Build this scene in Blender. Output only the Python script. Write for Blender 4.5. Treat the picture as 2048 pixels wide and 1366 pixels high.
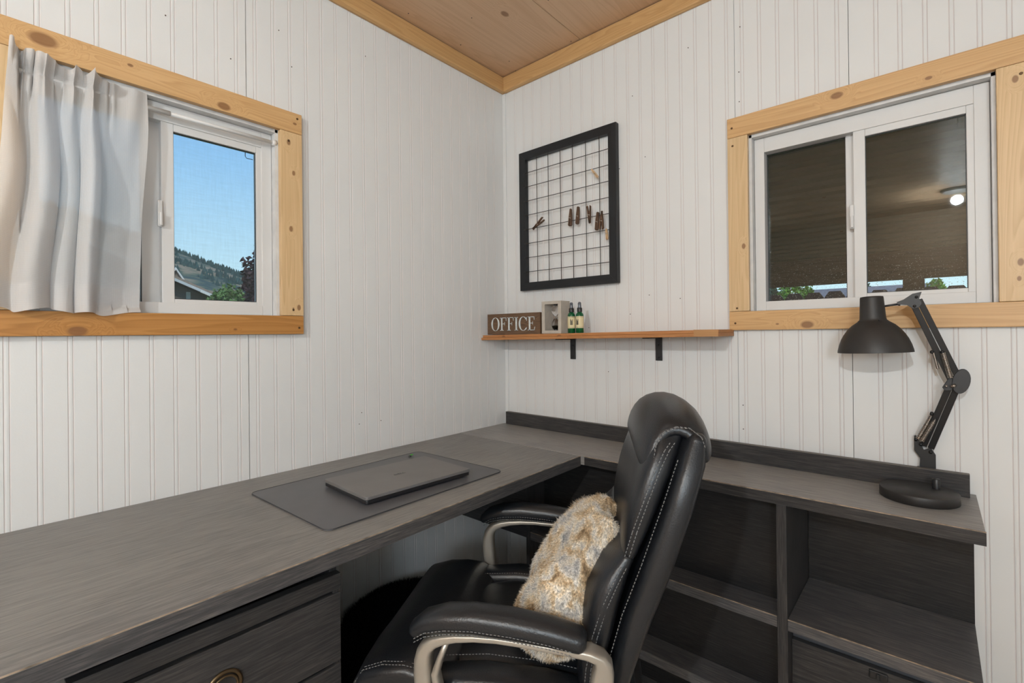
import bpy, bmesh, math, random
from math import sin, cos, pi, radians, sqrt
from mathutils import Vector, Matrix, noise
import numpy as np
random.seed(7)
for o in list(bpy.data.objects): bpy.data.objects.remove(o)
SC = bpy.context.scene
COL = SC.collection

# ------------------------------------------------------------------ camera
CAM = Vector((1.553, -1.722, 1.179))
yaw, pitch, roll, F = -0.720454, 0.003211, -0.011093, 960.44
fwd = Vector((sin(yaw)*cos(pitch), cos(yaw)*cos(pitch), sin(pitch)))
right = Vector((cos(yaw), -sin(yaw), 0)); up = right.cross(fwd)
r2 = cos(roll)*right + sin(roll)*up; u2 = -sin(roll)*right + cos(roll)*up
cd = bpy.data.cameras.new('camera'); cam = bpy.data.objects.new('camera', cd); COL.objects.link(cam)
M = Matrix.Identity(4)
for i in range(3):
    M[i][0] = r2[i]; M[i][1] = u2[i]; M[i][2] = -fwd[i]; M[i][3] = CAM[i]
cam.matrix_world = M
cd.sensor_width = 36.0; cd.lens = 36.0*F/2048; cd.shift_y = (663.96-683)/2048*1.0
cd.clip_start = 0.02; cd.clip_end = 2000
SC.camera = cam
SC.view_settings.view_transform = 'Standard'; SC.view_settings.look = 'None'
SC.view_settings.gamma = 1.0; SC.view_settings.use_curve_mapping = False
SC.view_settings.exposure = 0.10
try:
    SC.cycles.max_bounces = 10; SC.cycles.transparent_max_bounces = 24; SC.cycles.use_denoising = True
    SC.cycles.sample_clamp_indirect = 6.0; SC.cycles.caustics_reflective = False; SC.cycles.caustics_refractive = False
except Exception: pass

# ------------------------------------------------------------------ sky
W = bpy.data.worlds.new('sky'); SC.world = W; W.use_nodes = True
nt = W.node_tree; nt.nodes.clear()
def N(nt, t, **k):
    n = nt.nodes.new(t)
    for a, b in k.items():
        if a in n.inputs.keys(): n.inputs[a].default_value = b
        else: setattr(n, a, b)
    return n
def ramp(nt, stops, interp='LINEAR'):
    n = nt.nodes.new('ShaderNodeValToRGB'); cr = n.color_ramp; cr.interpolation = interp
    while len(cr.elements) < len(stops): cr.elements.new(0.5)
    for e, (p, c) in zip(cr.elements, stops):
        e.position = p; e.color = (*c, 1) if len(c) == 3 else c
    return n
tc = N(nt, 'ShaderNodeTexCoord'); sp = N(nt, 'ShaderNodeSeparateXYZ')
nt.links.new(tc.outputs['Generated'], sp.inputs[0])
sky = ramp(nt, [(0.0, (.66, .84, .95)), (0.04, (.66, .92, 1.0)), (.16, (.50, .78, 1.0)), (.30, (.32, .62, .98)), (.45, (.17, .44, .90)), (1.0, (.10, .28, .68))])
nt.links.new(sp.outputs['Z'], sky.inputs[0])
mp = N(nt, 'ShaderNodeMapping'); mp.inputs['Scale'].default_value = (3.0, 3.0, 9.0); mp.inputs['Location'].default_value = (0.9, 0.2, 0.1)
nt.links.new(tc.outputs['Generated'], mp.inputs[0])
nz = N(nt, 'ShaderNodeTexNoise'); nz.inputs['Scale'].default_value = 1.6; nz.inputs['Detail'].default_value = 7; nz.inputs['Roughness'].default_value = .55
nt.links.new(mp.outputs[0], nz.inputs['Vector'])
cm = ramp(nt, [(.50, (0, 0, 0)), (.60, (1, 1, 1))]); nt.links.new(nz.outputs['Fac'], cm.inputs[0])
# clouds stand in the half of the sky beyond the porch (+y, towards +x); the rest is clear
dt = N(nt, 'ShaderNodeVectorMath', operation='DOT_PRODUCT'); dt.inputs[1].default_value = (0.35, 0.94, 0)
nt.links.new(tc.outputs['Generated'], dt.inputs[0])
dr = ramp(nt, [(.35, (0, 0, 0)), (.75, (1, 1, 1))]); nt.links.new(dt.outputs['Value'], dr.inputs[0])
mu = N(nt, 'ShaderNodeMath', operation='MULTIPLY'); nt.links.new(cm.outputs[0], mu.inputs[0]); nt.links.new(dr.outputs[0], mu.inputs[1])
mxw = N(nt, 'ShaderNodeMixRGB'); mxw.inputs[2].default_value = (.86, .90, .95, 1)
nt.links.new(mu.outputs[0], mxw.inputs[0]); nt.links.new(sky.outputs[0], mxw.inputs[1])
bg = N(nt, 'ShaderNodeBackground'); bg.inputs['Strength'].default_value = 1.06
nt.links.new(mxw.outputs[0], bg.inputs[0])
ow = N(nt, 'ShaderNodeOutputWorld'); nt.links.new(bg.outputs[0], ow.inputs[0])

# ------------------------------------------------------------------ lights
def light(name, kind, loc, energy, color, **k):
    l = bpy.data.lights.new(name, kind); l.energy = energy; l.color = color
    for a, b in k.items(): setattr(l, a, b)
    o = bpy.data.objects.new(name, l); COL.objects.link(o); o.location = loc
    return o
s = light('sun', 'SUN', (8, -6, 12), 2.2, (1, .93, .82), angle=radians(.6))
s.rotation_euler = Vector((1.0, -0.35, 1.15)).to_track_quat('Z', 'Y').to_euler()
LAMP_A = (0.98, -1.25, 2.36)     # ceiling lamp over the left desk, just out of frame
FILL_C = (2.22, -2.75, 1.46)      # cool fill light added behind the camera, on an unseen stand
LAMP_B = (1.72, -3.95, 2.36)     # second ceiling lamp in the rear of the room
light('lamp_bulb_or_fill', 'POINT', (LAMP_A[0], LAMP_A[1], 2.31), 2.0, (.94, 1, 1), shadow_soft_size=.085)
light('lamp_bulb_or_fill', 'POINT', (LAMP_B[0], LAMP_B[1], 2.31), 132, (.865, .96, 1), shadow_soft_size=.04)
light('lamp_bulb_or_fill', 'POINT', (FILL_C[0], FILL_C[1], FILL_C[2]-.05), 50, (.76, .90, 1), shadow_soft_size=.16)  # added fill light to brighten the room, not a bulb of it

# ------------------------------------------------------------------ helpers
def link(name, me, parent=None, mats=()):
    o = bpy.data.objects.new(name, me); COL.objects.link(o)
    for m in mats if isinstance(mats, (list, tuple)) else [mats]: me.materials.append(m)
    if parent: o.parent = parent
    return o
def tag(o, label=None, cat=None, group=None, kind=None):
    if label: o['label'] = label
    if cat: o['category'] = cat
    if group: o['group'] = group
    if kind: o['kind'] = kind
    return o
def empty(name, loc=(0, 0, 0), rz=0):
    o = bpy.data.objects.new(name, None); COL.objects.link(o); o.location = loc; o.rotation_euler = (0, 0, rz)
    o.empty_display_size = .05
    return o
class MB:
    """collects shapes into one mesh"""
    def __init__(s): s.v = []; s.f = []; s.m = []; s.sm = []
    def add(s, vs, fs, mi=0, smooth=False, xf=None):
        b = len(s.v)
        s.v += [tuple(xf @ Vector(p)) if xf else tuple(p) for p in vs]
        s.f += [[b+i for i in f] for f in fs]; s.m += [mi]*len(fs); s.sm += [smooth]*len(fs)
    def box(s, x0, x1, y0, y1, z0, z1, bev=0, mi=0, xf=None):
        if bev <= 0:
            v = [(x, y, z) for x in (x0, x1) for y in (y0, y1) for z in (z0, z1)]
            s.add(v, [(0, 1, 3, 2), (4, 6, 7, 5), (0, 4, 5, 1), (2, 3, 7, 6), (0, 2, 6, 4), (1, 5, 7, 3)], mi, False, xf); return
        bm = bmesh.new(); bmesh.ops.create_cube(bm, size=1)
        for v in bm.verts: v.co = Vector(((x0+x1)/2+v.co.x*(x1-x0), (y0+y1)/2+v.co.y*(y1-y0), (z0+z1)/2+v.co.z*(z1-z0)))
        bmesh.ops.bevel(bm, geom=list(bm.edges), offset=bev, segments=2, profile=.6, affect='EDGES')
        s.bm(bm, mi, False, xf)
    def bm(s, bm, mi=0, smooth=False, xf=None):
        bm.verts.index_update()
        s.add([v.co[:] for v in bm.verts], [[v.index for v in f.verts] for f in bm.faces], mi, smooth, xf); bm.free()
    def prism(s, poly, axis, a, b, mi=0, xf=None):
        """poly: 2D points in the two other axes, extruded from a to b along axis"""
        def P(p, t):
            return {'x': (t, p[0], p[1]), 'y': (p[0], t, p[1]), 'z': (p[0], p[1], t)}[axis]
        n = len(poly); v = [P(p, a) for p in poly]+[P(p, b) for p in poly]
        s.add(v, [list(range(n))[::-1], [n+i for i in range(n)]]+[[i, (i+1) % n, n+(i+1) % n, n+i] for i in range(n)], mi, False, xf)
    def tube(s, pts, r, n=10, mi=0, cap=True, xf=None, closed=False):
        pts = [Vector(p) for p in pts]; R = r if isinstance(r, (list, tuple)) else [r]*len(pts)
        v = []; f = []; up = None; m = len(pts)
        for i, p in enumerate(pts):
            t = (pts[(i+1) % m]-pts[i-1]) if closed else (pts[min(i+1, m-1)]-pts[max(i-1, 0)])
            t.normalize()
            if up is None: up = Vector((0, 0, 1)) if abs(t.z) < .9 else Vector((1, 0, 0))
            a = t.cross(up).normalized(); up = a.cross(t).normalized()
            for k in range(n):
                w = 2*pi*k/n; v.append(p+(a*cos(w)+up*sin(w))*R[i])
        rng = m if closed else m-1
        for i in range(rng):
            for k in range(n):
                j = (i+1) % m
                f.append([i*n+k, i*n+(k+1) % n, j*n+(k+1) % n, j*n+k])
        if cap and not closed: f += [list(range(n))[::-1], [(m-1)*n+k for k in range(n)]]
        s.add(v, f, mi, True, xf)
    def lathe(s, prof, n=40, mi=0, xf=None, caps=(True, True)):
        v = [(r*cos(2*pi*k/n), r*sin(2*pi*k/n), z) for r, z in prof for k in range(n)]
        f = [[i*n+k, i*n+(k+1) % n, (i+1)*n+(k+1) % n, (i+1)*n+k] for i in range(len(prof)-1) for k in range(n)]
        s.add(v, f, mi, True, xf)
        for c, i in ((caps[0], 0), (caps[1], len(prof)-1)):
            if c: s.add([(prof[i][0]*cos(2*pi*k/n), prof[i][0]*sin(2*pi*k/n), prof[i][1]) for k in range(n)], [list(range(n))], mi, False, xf)
    def sweep(s, st, n=28, e=3.0, mi=0, A=Vector((0, 1, 0)), round_ends=True, disp=None):
        """st: stations (u, z, half width along A, half thickness); path in the plane normal to A; superellipse section"""
        P = []
        m = len(st)
        for i, (u, z, a, b) in enumerate(st):
            u0, z0 = st[max(i-1, 0)][:2]; u1, z1 = st[min(i+1, m-1)][:2]
            t = Vector((u1-u0, 0, z1-z0)).normalized(); P.append((Vector((u, 0, z)), t, a, b))
        if round_ends:
            Q = []
            for (c, t, a, b), sg in ((P[0], -1), (P[-1], 1)):
                L = []
                for q in (.35, .65, .85, .96):
                    k = sqrt(max(0, 1-q**2.6))
                    L.append((c+t*sg*b*q*.9, t, a-b*(1-k)*.9, b*max(k, .06)))
                Q.append(L)
            P = Q[0][::-1]+P+Q[1]
        v = []; f = []
        for c, t, a, b in P:
            nrm = t.cross(A).normalized()
            for k in range(n):
                w = 2*pi*(k+.5)/n; cw, sw = cos(w), sin(w)
                p = c+A*(a*math.copysign(abs(cw)**(2/e), cw))+nrm*(b*math.copysign(abs(sw)**(2/e), sw))
                if disp: p = p+disp(p)
                v.append(p)
        m = len(P)
        for i in range(m-1):
            for k in range(n): f.append([i*n+k, i*n+(k+1) % n, (i+1)*n+(k+1) % n, (i+1)*n+k])
        f += [list(range(n))[::-1], [(m-1)*n+k for k in range(n)]]
        s.add(v, f, mi, True)
    def build(s, name, mats, parent=None, sub=0, bev=0):
        me = bpy.data.meshes.new(name); me.from_pydata(s.v, [], s.f)
        me.polygons.foreach_set('material_index', s.m); me.polygons.foreach_set('use_smooth', s.sm)
        me.validate(); me.update()
        bm = bmesh.new(); bm.from_mesh(me); bmesh.ops.recalc_face_normals(bm, faces=bm.faces); bm.to_mesh(me); bm.free()
        o = link(name, me, parent, mats)
        if sub:
            m = o.modifiers.new('s', 'SUBSURF'); m.levels = sub; m.render_levels = sub
        if bev:
            m = o.modifiers.new('b', 'BEVEL'); m.width = bev; m.segments = 2; m.limit_method = 'ANGLE'
        return o
def copy_tree(o, parent=None):
    kids = [c for c in bpy.data.objects if c.parent == o]
    c = o.copy(); COL.objects.link(c); c.parent = parent
    for k in kids: copy_tree(k, c)
    return c

# ------------------------------------------------------------------ materials
def base(name):
    m = bpy.data.materials.new(name); m.use_nodes = True; t = m.node_tree
    return m, t, t.nodes['Principled BSDF']
def plain(name, col, rough=.5, metal=0, spec=.5, var=0, vscale=20, bump=0, bscale=200, coat=0):
    m, t, b = base(name)
    b.inputs['Base Color'].default_value = (*col, 1); b.inputs['Roughness'].default_value = rough
    b.inputs['Metallic'].default_value = metal; b.inputs['Specular IOR Level'].default_value = spec; b.inputs['Coat Weight'].default_value = coat
    tcn = N(t, 'ShaderNodeTexCoord')
    if var:
        z = N(t, 'ShaderNodeTexNoise'); z.inputs['Scale'].default_value = vscale; z.inputs['Detail'].default_value = 5
        t.links.new(tcn.outputs['Object'], z.inputs['Vector'])
        r = ramp(t, [(.3, tuple(c*(1-var) for c in col)), (.7, tuple(min(1, c*(1+var)) for c in col))])
        t.links.new(z.outputs['Fac'], r.inputs[0]); t.links.new(r.outputs[0], b.inputs['Base Color'])
    if bump:
        z = N(t, 'ShaderNodeTexNoise'); z.inputs['Scale'].default_value = bscale; z.inputs['Detail'].default_value = 3
        t.links.new(tcn.outputs['Object'], z.inputs['Vector'])
        bp = N(t, 'ShaderNodeBump'); bp.inputs['Strength'].default_value = bump; bp.inputs['Distance'].default_value = .002
        t.links.new(z.outputs['Fac'], bp.inputs['Height']); t.links.new(bp.outputs[0], b.inputs['Normal'])
    return m
def wood(name, light_c, dark_c, axis='x', rough=.45, gs=1.0, knots=(), contrast=.7, spec=.4, bump=.15, rings=True, kcol=(.20, .085, .032)):
    """long grain along axis; knots: (x,y,z,r) in object space"""
    m, t, b = base(name); b.inputs['Roughness'].default_value = rough; b.inputs['Specular IOR Level'].default_value = spec
    L = t.links.new
    tcn = N(t, 'ShaderNodeTexCoord')
    src = tcn.outputs['Object']
    kmask = None; push = None
    for (kx, ky, kz, kr) in knots:
        sb = N(t, 'ShaderNodeVectorMath', operation='SUBTRACT'); sb.inputs[1].default_value = (kx, ky, kz); L(src, sb.inputs[0])
        sc = N(t, 'ShaderNodeVectorMath', operation='MULTIPLY')
        k = {'x': (.62, 1, 1), 'y': (1, .62, 1), 'z': (1, 1, .62)}[axis]; sc.inputs[1].default_value = k; L(sb.outputs[0], sc.inputs[0])
        ln = N(t, 'ShaderNodeVectorMath', operation='LENGTH'); L(sc.outputs[0], ln.inputs[0])
        dv = N(t, 'ShaderNodeMath', operation='DIVIDE'); dv.inputs[1].default_value = kr; L(ln.outputs['Value'], dv.inputs[0])
        mr = N(t, 'ShaderNodeMapRange'); mr.inputs[1].default_value = 1.15; mr.inputs[2].default_value = .75; L(dv.outputs[0], mr.inputs[0])
        ex = N(t, 'ShaderNodeMapRange', interpolation_type='SMOOTHSTEP'); ex.inputs[1].default_value = 4.0; ex.inputs[2].default_value = .5; L(dv.outputs[0], ex.inputs[0])
        if kmask is None: kmask = mr.outputs[0]; push = ex.outputs[0]
        else:
            a = N(t, 'ShaderNodeMath', operation='MAXIMUM'); L(kmask, a.inputs[0]); L(mr.outputs[0], a.inputs[1]); kmask = a.outputs[0]
            a = N(t, 'ShaderNodeMath', operation='MAXIMUM'); L(push, a.inputs[0]); L(ex.outputs[0], a.inputs[1]); push = a.outputs[0]
    mp = N(t, 'ShaderNodeMapping')
    a, c = .55*gs, 9*gs
    mp.inputs['Scale'].default_value = {'x': (a, c, c), 'y': (c, a, c), 'z': (c, c, a)}[axis]
    L(src, mp.inputs[0])
    vec = mp.outputs[0]
    if push is not None:
        ad = N(t, 'ShaderNodeVectorMath', operation='ADD'); cb = N(t, 'ShaderNodeCombineXYZ')
        sc = N(t, 'ShaderNodeMath', operation='MULTIPLY'); sc.inputs[1].default_value = .5; L(push, sc.inputs[0])
        for q in range(3): L(sc.outputs[0], cb.inputs[q])
        L(vec, ad.inputs[0]); L(cb.outputs[0], ad.inputs[1]); vec = ad.outputs[0]
    n1 = N(t, 'ShaderNodeTexNoise'); n1.inputs['Scale'].default_value = 1.0; n1.inputs['Detail'].default_value = 3; n1.inputs['Distortion'].default_value = .6; L(vec, n1.inputs['Vector'])
    mm = N(t, 'ShaderNodeMath', operation='MULTIPLY'); mm.inputs[1].default_value = 26 if rings else 8; L(n1.outputs['Fac'], mm.inputs[0])
    pp = N(t, 'ShaderNodeMath', operation='FRACT'); L(mm.outputs[0], pp.inputs[0])
    rr = ramp(t, [(0, (0, 0, 0)), (.55, (.45, .45, .45)), (.86, (1, 1, 1)), (1, (0, 0, 0))]); L(pp.outputs[0], rr.inputs[0])
    mp2 = N(t, 'ShaderNodeMapping'); a, c = 6*gs, 260*gs
    mp2.inputs['Scale'].default_value = {'x': (a, c, c), 'y': (c, a, c), 'z': (c, c, a)}[axis]; L(src, mp2.inputs[0])
    n2 = N(t, 'ShaderNodeTexNoise'); n2.inputs['Scale'].default_value = 1.0; n2.inputs['Detail'].default_value = 4; L(mp2.outputs[0], n2.inputs['Vector'])
    m1 = N(t, 'ShaderNodeMath', operation='MULTIPLY'); m1.inputs[1].default_value = .55*contrast; L(rr.outputs[0], m1.inputs[0])
    m2 = N(t, 'ShaderNodeMath', operation='MULTIPLY_ADD'); m2.inputs[1].default_value = .6*contrast; L(n2.outputs['Fac'], m2.inputs[0]); L(m1.outputs[0], m2.inputs[2])
    mx = N(t, 'ShaderNodeMixRGB'); mx.inputs[1].default_value = (*light_c, 1); mx.inputs[2].default_value = (*dark_c, 1); L(m2.outputs[0], mx.inputs[0])
    out = mx.outputs[0]
    if kmask is not None:
        mk = N(t, 'ShaderNodeMixRGB'); mk.inputs[2].default_value = (*kcol, 1); L(kmask, mk.inputs[0]); L(out, mk.inputs[1])
        kk = N(t, 'ShaderNodeMath', operation='MULTIPLY'); kk.inputs[1].default_value = .8; L(kmask, kk.inputs[0]); L(kk.outputs[0], mk.inputs[0]); out = mk.outputs[0]
    L(out, b.inputs['Base Color'])
    if bump:
        bp = N(t, 'ShaderNodeBump'); bp.inputs['Strength'].default_value = bump; bp.inputs['Distance'].default_value = .001
        L(n2.outputs['Fac'], bp.inputs['Height']); L(bp.outputs[0], b.inputs['Normal'])
    return m

def paint(name, col, rough):
    m, t, b = base(name); L = t.links.new
    b.inputs['Roughness'].default_value = rough; b.inputs['Specular IOR Level'].default_value = .35
    tcn = N(t, 'ShaderNodeTexCoord')
    z = N(t, 'ShaderNodeTexNoise'); z.inputs['Scale'].default_value = 2.2; z.inputs['Detail'].default_value = 6; L(tcn.outputs['Object'], z.inputs['Vector'])
    r = ramp(t, [(.3, tuple(c*.965 for c in col)), (.7, col)]); L(z.outputs['Fac'], r.inputs[0]); L(r.outputs[0], b.inputs['Base Color'])
    z2 = N(t, 'ShaderNodeTexNoise'); z2.inputs['Scale'].default_value = 260; L(tcn.outputs['Object'], z2.inputs['Vector'])
    bp = N(t, 'ShaderNodeBump'); bp.inputs['Strength'].default_value = .06; bp.inputs['Distance'].default_value = .001; L(z2.outputs['Fac'], bp.inputs['Height']); L(bp.outputs[0], b.inputs['Normal'])
    return m
M_WALL = paint('white_wall_paint', (.745, .742, .732), .5)
M_GROOVE = paint('worn_groove_paint', (.68, .63, .615), .6)
M_DARKGAP = plain('dark_gap', (.03, .025, .02), .9)
M_VINYL = plain('white_vinyl', (.66, .645, .63), .42, var=.02, vscale=5)
M_LINER = plain('painted_liner', (.66, .65, .64), .5, var=.08, vscale=30)
PINE_L, PINE_D = (.68, .43, .205), (.44, .235, .085)
HON_L, HON_D = (.52, .25, .072), (.29, .115, .022)
M_CEIL = wood('ceiling_plywood', (.68, .46, .295), (.52, .32, .185), 'y', .45, .55, knots=[(.33, -.35, 2.405, .012)], contrast=.75)
M_CROWN = wood('crown_pine_y', (.62, .38, .17), (.40, .21, .075), 'y', .45, 1.0)
M_CROWNX = wood('crown_pine_x', (.62, .38, .17), (.40, .21, .075), 'x', .45, 1.0)
M_SHELF = wood('shelf_cedar', (.52, .24, .085), (.27, .095, .03), 'x', .5, 1.2, knots=[(.43, -.16, 1.165, .008), (.13, -.16, 1.165, .006)])
M_FLOOR = wood('floor_boards', (.62, .55, .47), (.48, .41, .34), 'y', .4, .6)
def desk(name, axis, k=1.0, top=False):
    m, t, b = base(name); L = t.links.new
    b.inputs['Roughness'].default_value = .40; b.inputs['Specular IOR Level'].default_value = .34
    tcn = N(t, 'ShaderNodeTexCoord'); mp = N(t, 'ShaderNodeMapping'); a, c = 14, 330
    mp.inputs['Scale'].default_value = {'x': (a, c, c), 'y': (c, a, c), 'z': (c, c, a)}[axis]; L(tcn.outputs['Object'], mp.inputs[0])
    n2 = N(t, 'ShaderNodeTexNoise'); n2.inputs['Scale'].default_value = 1; n2.inputs['Detail'].default_value = 6; n2.inputs['Roughness'].default_value = .65; L(mp.outputs[0], n2.inputs['Vector'])
    n3 = N(t, 'ShaderNodeTexNoise'); n3.inputs['Scale'].default_value = 3.2; n3.inputs['Detail'].default_value = 4; L(tcn.outputs['Object'], n3.inputs['Vector'])
    ad = N(t, 'ShaderNodeMath', operation='MULTIPLY_ADD'); ad.inputs[1].default_value = .35; L(n3.outputs['Fac'], ad.inputs[0]); L(n2.outputs['Fac'], ad.inputs[2])
    sb = N(t, 'ShaderNodeMath', operation='SUBTRACT'); sb.inputs[1].default_value = .17; L(ad.outputs[0], sb.inputs[0])
    r = ramp(t, [(.36, tuple(q*k for q in (.020, .020, .0215))), (.52, tuple(q*k for q in (.034, .0325, .033))), (.72, tuple(q*k for q in (.066, .060, .056)))])
    if top:   # table surface: same grain, warmer and closer in tone, sheen lifted into the colour
        for e, c in zip(r.color_ramp.elements, ((.0180, .0172, .0168), (.0262, .0250, .0238), (.0345, .0325, .0295))): e.color = (c[0]*k, c[1]*k, c[2]*k, 1)
    L(sb.outputs[0], r.inputs[0]); L(r.outputs[0], b.inputs['Base Color'])
    rg = N(t, 'ShaderNodeMapRange'); rg.inputs[3].default_value = .46; rg.inputs[4].default_value = .30; L(n3.outputs['Fac'], rg.inputs[0]); L(rg.outputs[0], b.inputs['Roughness'])
    bp = N(t, 'ShaderNodeBump'); bp.inputs['Strength'].default_value = .22; bp.inputs['Distance'].default_value = .001; L(n2.outputs['Fac'], bp.inputs['Height']); L(bp.outputs[0], b.inputs['Normal'])
    return m
M_DY = desk('grey_oak_top_y', 'y', 7.6, True); M_DX = desk('grey_oak_top_x', 'x', 10.5, True); M_DS = desk('black_oak_shelf', 'x', 2.6)
M_DYE = desk('black_oak_edge_y', 'y', 2.2); M_DXE = desk('black_oak_front_x', 'x', 1.1); M_DZ = desk('black_oak_z', 'z', 1.1); M_DYF = desk('black_oak_front_y', 'y', 1.1)
M_WORN_HI = plain('worn_highlight_edge', (.27, .20, .145), .45, var=.6, vscale=45)  # worn tan edge, with the edge highlight put into its pale colour
M_BLK = plain('matte_black_metal', (.012, .012, .013), .42, spec=.5, bump=.03, bscale=400)
M_BLKR = plain('dusty_black_metal', (.020, .018, .017), .5, var=.35, vscale=14)
M_FRAMEBLK = wood('black_frame_wood', (.014, .016, .019), (.006, .006, .007), 'z', .45, 1.4, contrast=.9, rings=False, bump=.4)
M_WIRE = plain('brown_wire', (.022, .014, .011), .5)
M_STEEL = plain('spring_steel', (.42, .37, .33), .32, metal=1)
M_CHAMP = plain('champagne_metal_paint', (.40, .365, .315), .36, metal=.55, spec=.5, var=.05)
M_LEATHER = plain('black_leather', (.0095, .0108, .0135), .34, spec=.5, var=.15, vscale=9, bump=.22, bscale=330)
M_STITCH = plain('grey_thread', (.17, .17, .17), .7)
M_PAD = plain('desk_mat_leatherette', (.095, .095, .104), .40, var=.06, bump=.1, bscale=500)
M_LAP = plain('laptop_shell', (.15, .142, .140), .40, var=.10, vscale=10)
M_LAPD = plain('laptop_edge', (.012, .012, .014), .4)
M_BRASS = plain('aged_brass', (.13, .09, .05), .38, metal=.9, var=.2)
M_CONC = plain('concrete_taupe', (.47, .42, .36), .8, var=.08, vscale=40, bump=.2, bscale=300)
M_SAND = plain('sand', (.36, .26, .13), .9)
M_SIGN = wood('sign_barnwood', (.20, .115, .062), (.065, .035, .020), 'x', .7, 2.2, knots=[(.127, -.14, 1.258, .009)], contrast=1.0)
M_LETTER = plain('galvanised_letters', (.62, .66, .66), .5, var=.15, vscale=60)
M_GREENG, t_, b_ = base('green_plastic'); b_.inputs['Base Color'].default_value = (.004, .13, .045, 1); b_.inputs['Roughness'].default_value = .12; b_.inputs['Transmission Weight'].default_value = .35
M_LABEL = plain('cream_label', (.72, .62, .38), .6, var=.05)
M_INK = plain('label_ink', (.10, .09, .07), .7)
M_SPRAY = plain('smoky_cap', (.10, .11, .13), .2)
M_PINB = wood('peg_dark_wood', (.17, .095, .055), (.06, .032, .02), 'z', .7, 5, contrast=1, rings=False)
M_PINL = wood('peg_light_wood', (.72, .50, .30), (.52, .32, .17), 'z', .6, 5, contrast=.6, rings=False)
M_RUBBER = plain('black_plastic', (.012, .012, .013), .45)
M_SCREW = plain('screw_bronze', (.12, .07, .035), .4, metal=.7)
M_NAIL = plain('nail_hole', (.08, .06, .05), .8)

def glass_mat():
    m, t, b = base('window_glass'); t.nodes.clear(); L = t.links.new
    g = N(t, 'ShaderNodeBsdfGlossy'); g.inputs['Roughness'].default_value = 0.01
    tr = N(t, 'ShaderNodeBsdfTransparent'); tr.inputs[0].default_value = (.95, .97, .96, 1)
    fr = N(t, 'ShaderNodeFresnel'); fr.inputs[0].default_value = 1.45
    mx = N(t, 'ShaderNodeMixShader'); L(fr.outputs[0], mx.inputs[0]); L(tr.outputs[0], mx.inputs[1]); L(g.outputs[0], mx.inputs[2])
    o = N(t, 'ShaderNodeOutputMaterial'); L(mx.outputs[0], o.inputs[0]); return m
M_GLASS = glass_mat()
def screen_mat(name, base_a, dust, zlo, zhi):
    """insect screen: woven threads let most of the view through; dust specks gather at its foot"""
    m, t, b = base(name); t.nodes.clear(); L = t.links.new
    d = N(t, 'ShaderNodeBsdfDiffuse'); d.inputs[0].default_value = (.30, .31, .32, 1)
    tr = N(t, 'ShaderNodeBsdfTransparent'); mx = N(t, 'ShaderNodeMixShader')
    tcn = N(t, 'ShaderNodeTexCoord'); s3 = N(t, 'ShaderNodeSeparateXYZ'); L(tcn.outputs['Object'], s3.inputs[0])
    fac = None
    mpv = N(t, 'ShaderNodeMapping'); mpv.inputs['Scale'].default_value = (260, 260, 18); L(tcn.outputs['Object'], mpv.inputs[0])
    nv = N(t, 'ShaderNodeTexNoise'); nv.inputs['Scale'].default_value = 1; L(mpv.outputs[0], nv.inputs['Vector'])
    mph = N(t, 'ShaderNodeMapping'); mph.inputs['Scale'].default_value = (18, 18, 260); L(tcn.outputs['Object'], mph.inputs[0])
    nh = N(t, 'ShaderNodeTexNoise'); nh.inputs['Scale'].default_value = 1; L(mph.outputs[0], nh.inputs['Vector'])
    ad = N(t, 'ShaderNodeMath', operation='ADD'); L(nv.outputs['Fac'], ad.inputs[0]); L(nh.outputs['Fac'], ad.inputs[1])
    ml = N(t, 'ShaderNodeMath', operation='MULTIPLY'); ml.inputs[1].default_value = base_a; L(ad.outputs[0], ml.inputs[0]); fac = ml.outputs[0]
    if dust:
        n = N(t, 'ShaderNodeTexNoise'); n.inputs['Scale'].default_value = 330; n.inputs['Detail'].default_value = 1; L(tcn.outputs['Object'], n.inputs['Vector'])
        gt = N(t, 'ShaderNodeMapRange'); gt.inputs[1].default_value = .655; gt.inputs[2].default_value = .70; L(n.outputs['Fac'], gt.inputs[0])
        zr = N(t, 'ShaderNodeMapRange'); zr.inputs[1].default_value = zhi; zr.inputs[2].default_value = zlo; L(s3.outputs['Z'], zr.inputs[0])
        m2 = N(t, 'ShaderNodeMath', operation='MULTIPLY'); L(gt.outputs[0], m2.inputs[0]); L(zr.outputs[0], m2.inputs[1])
        m3 = N(t, 'ShaderNodeMath', operation='MULTIPLY_ADD'); m3.inputs[1].default_value = dust; L(m2.outputs[0], m3.inputs[0]); L(fac, m3.inputs[2]); fac = m3.outputs[0]
        d.inputs[0].default_value = (.55, .54, .50, 1)
    L(fac, mx.inputs[0]); L(tr.outputs[0], mx.inputs[1]); L(d.outputs[0], mx.inputs[2])
    o = N(t, 'ShaderNodeOutputMaterial'); L(mx.outputs[0], o.inputs[0]); return m
M_SCR1 = screen_mat('insect_screen_clean', .12, 0, 0, 1)
M_SCR2 = screen_mat('insect_screen_dusty', .05, .75, 1.27, 1.52)
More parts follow.
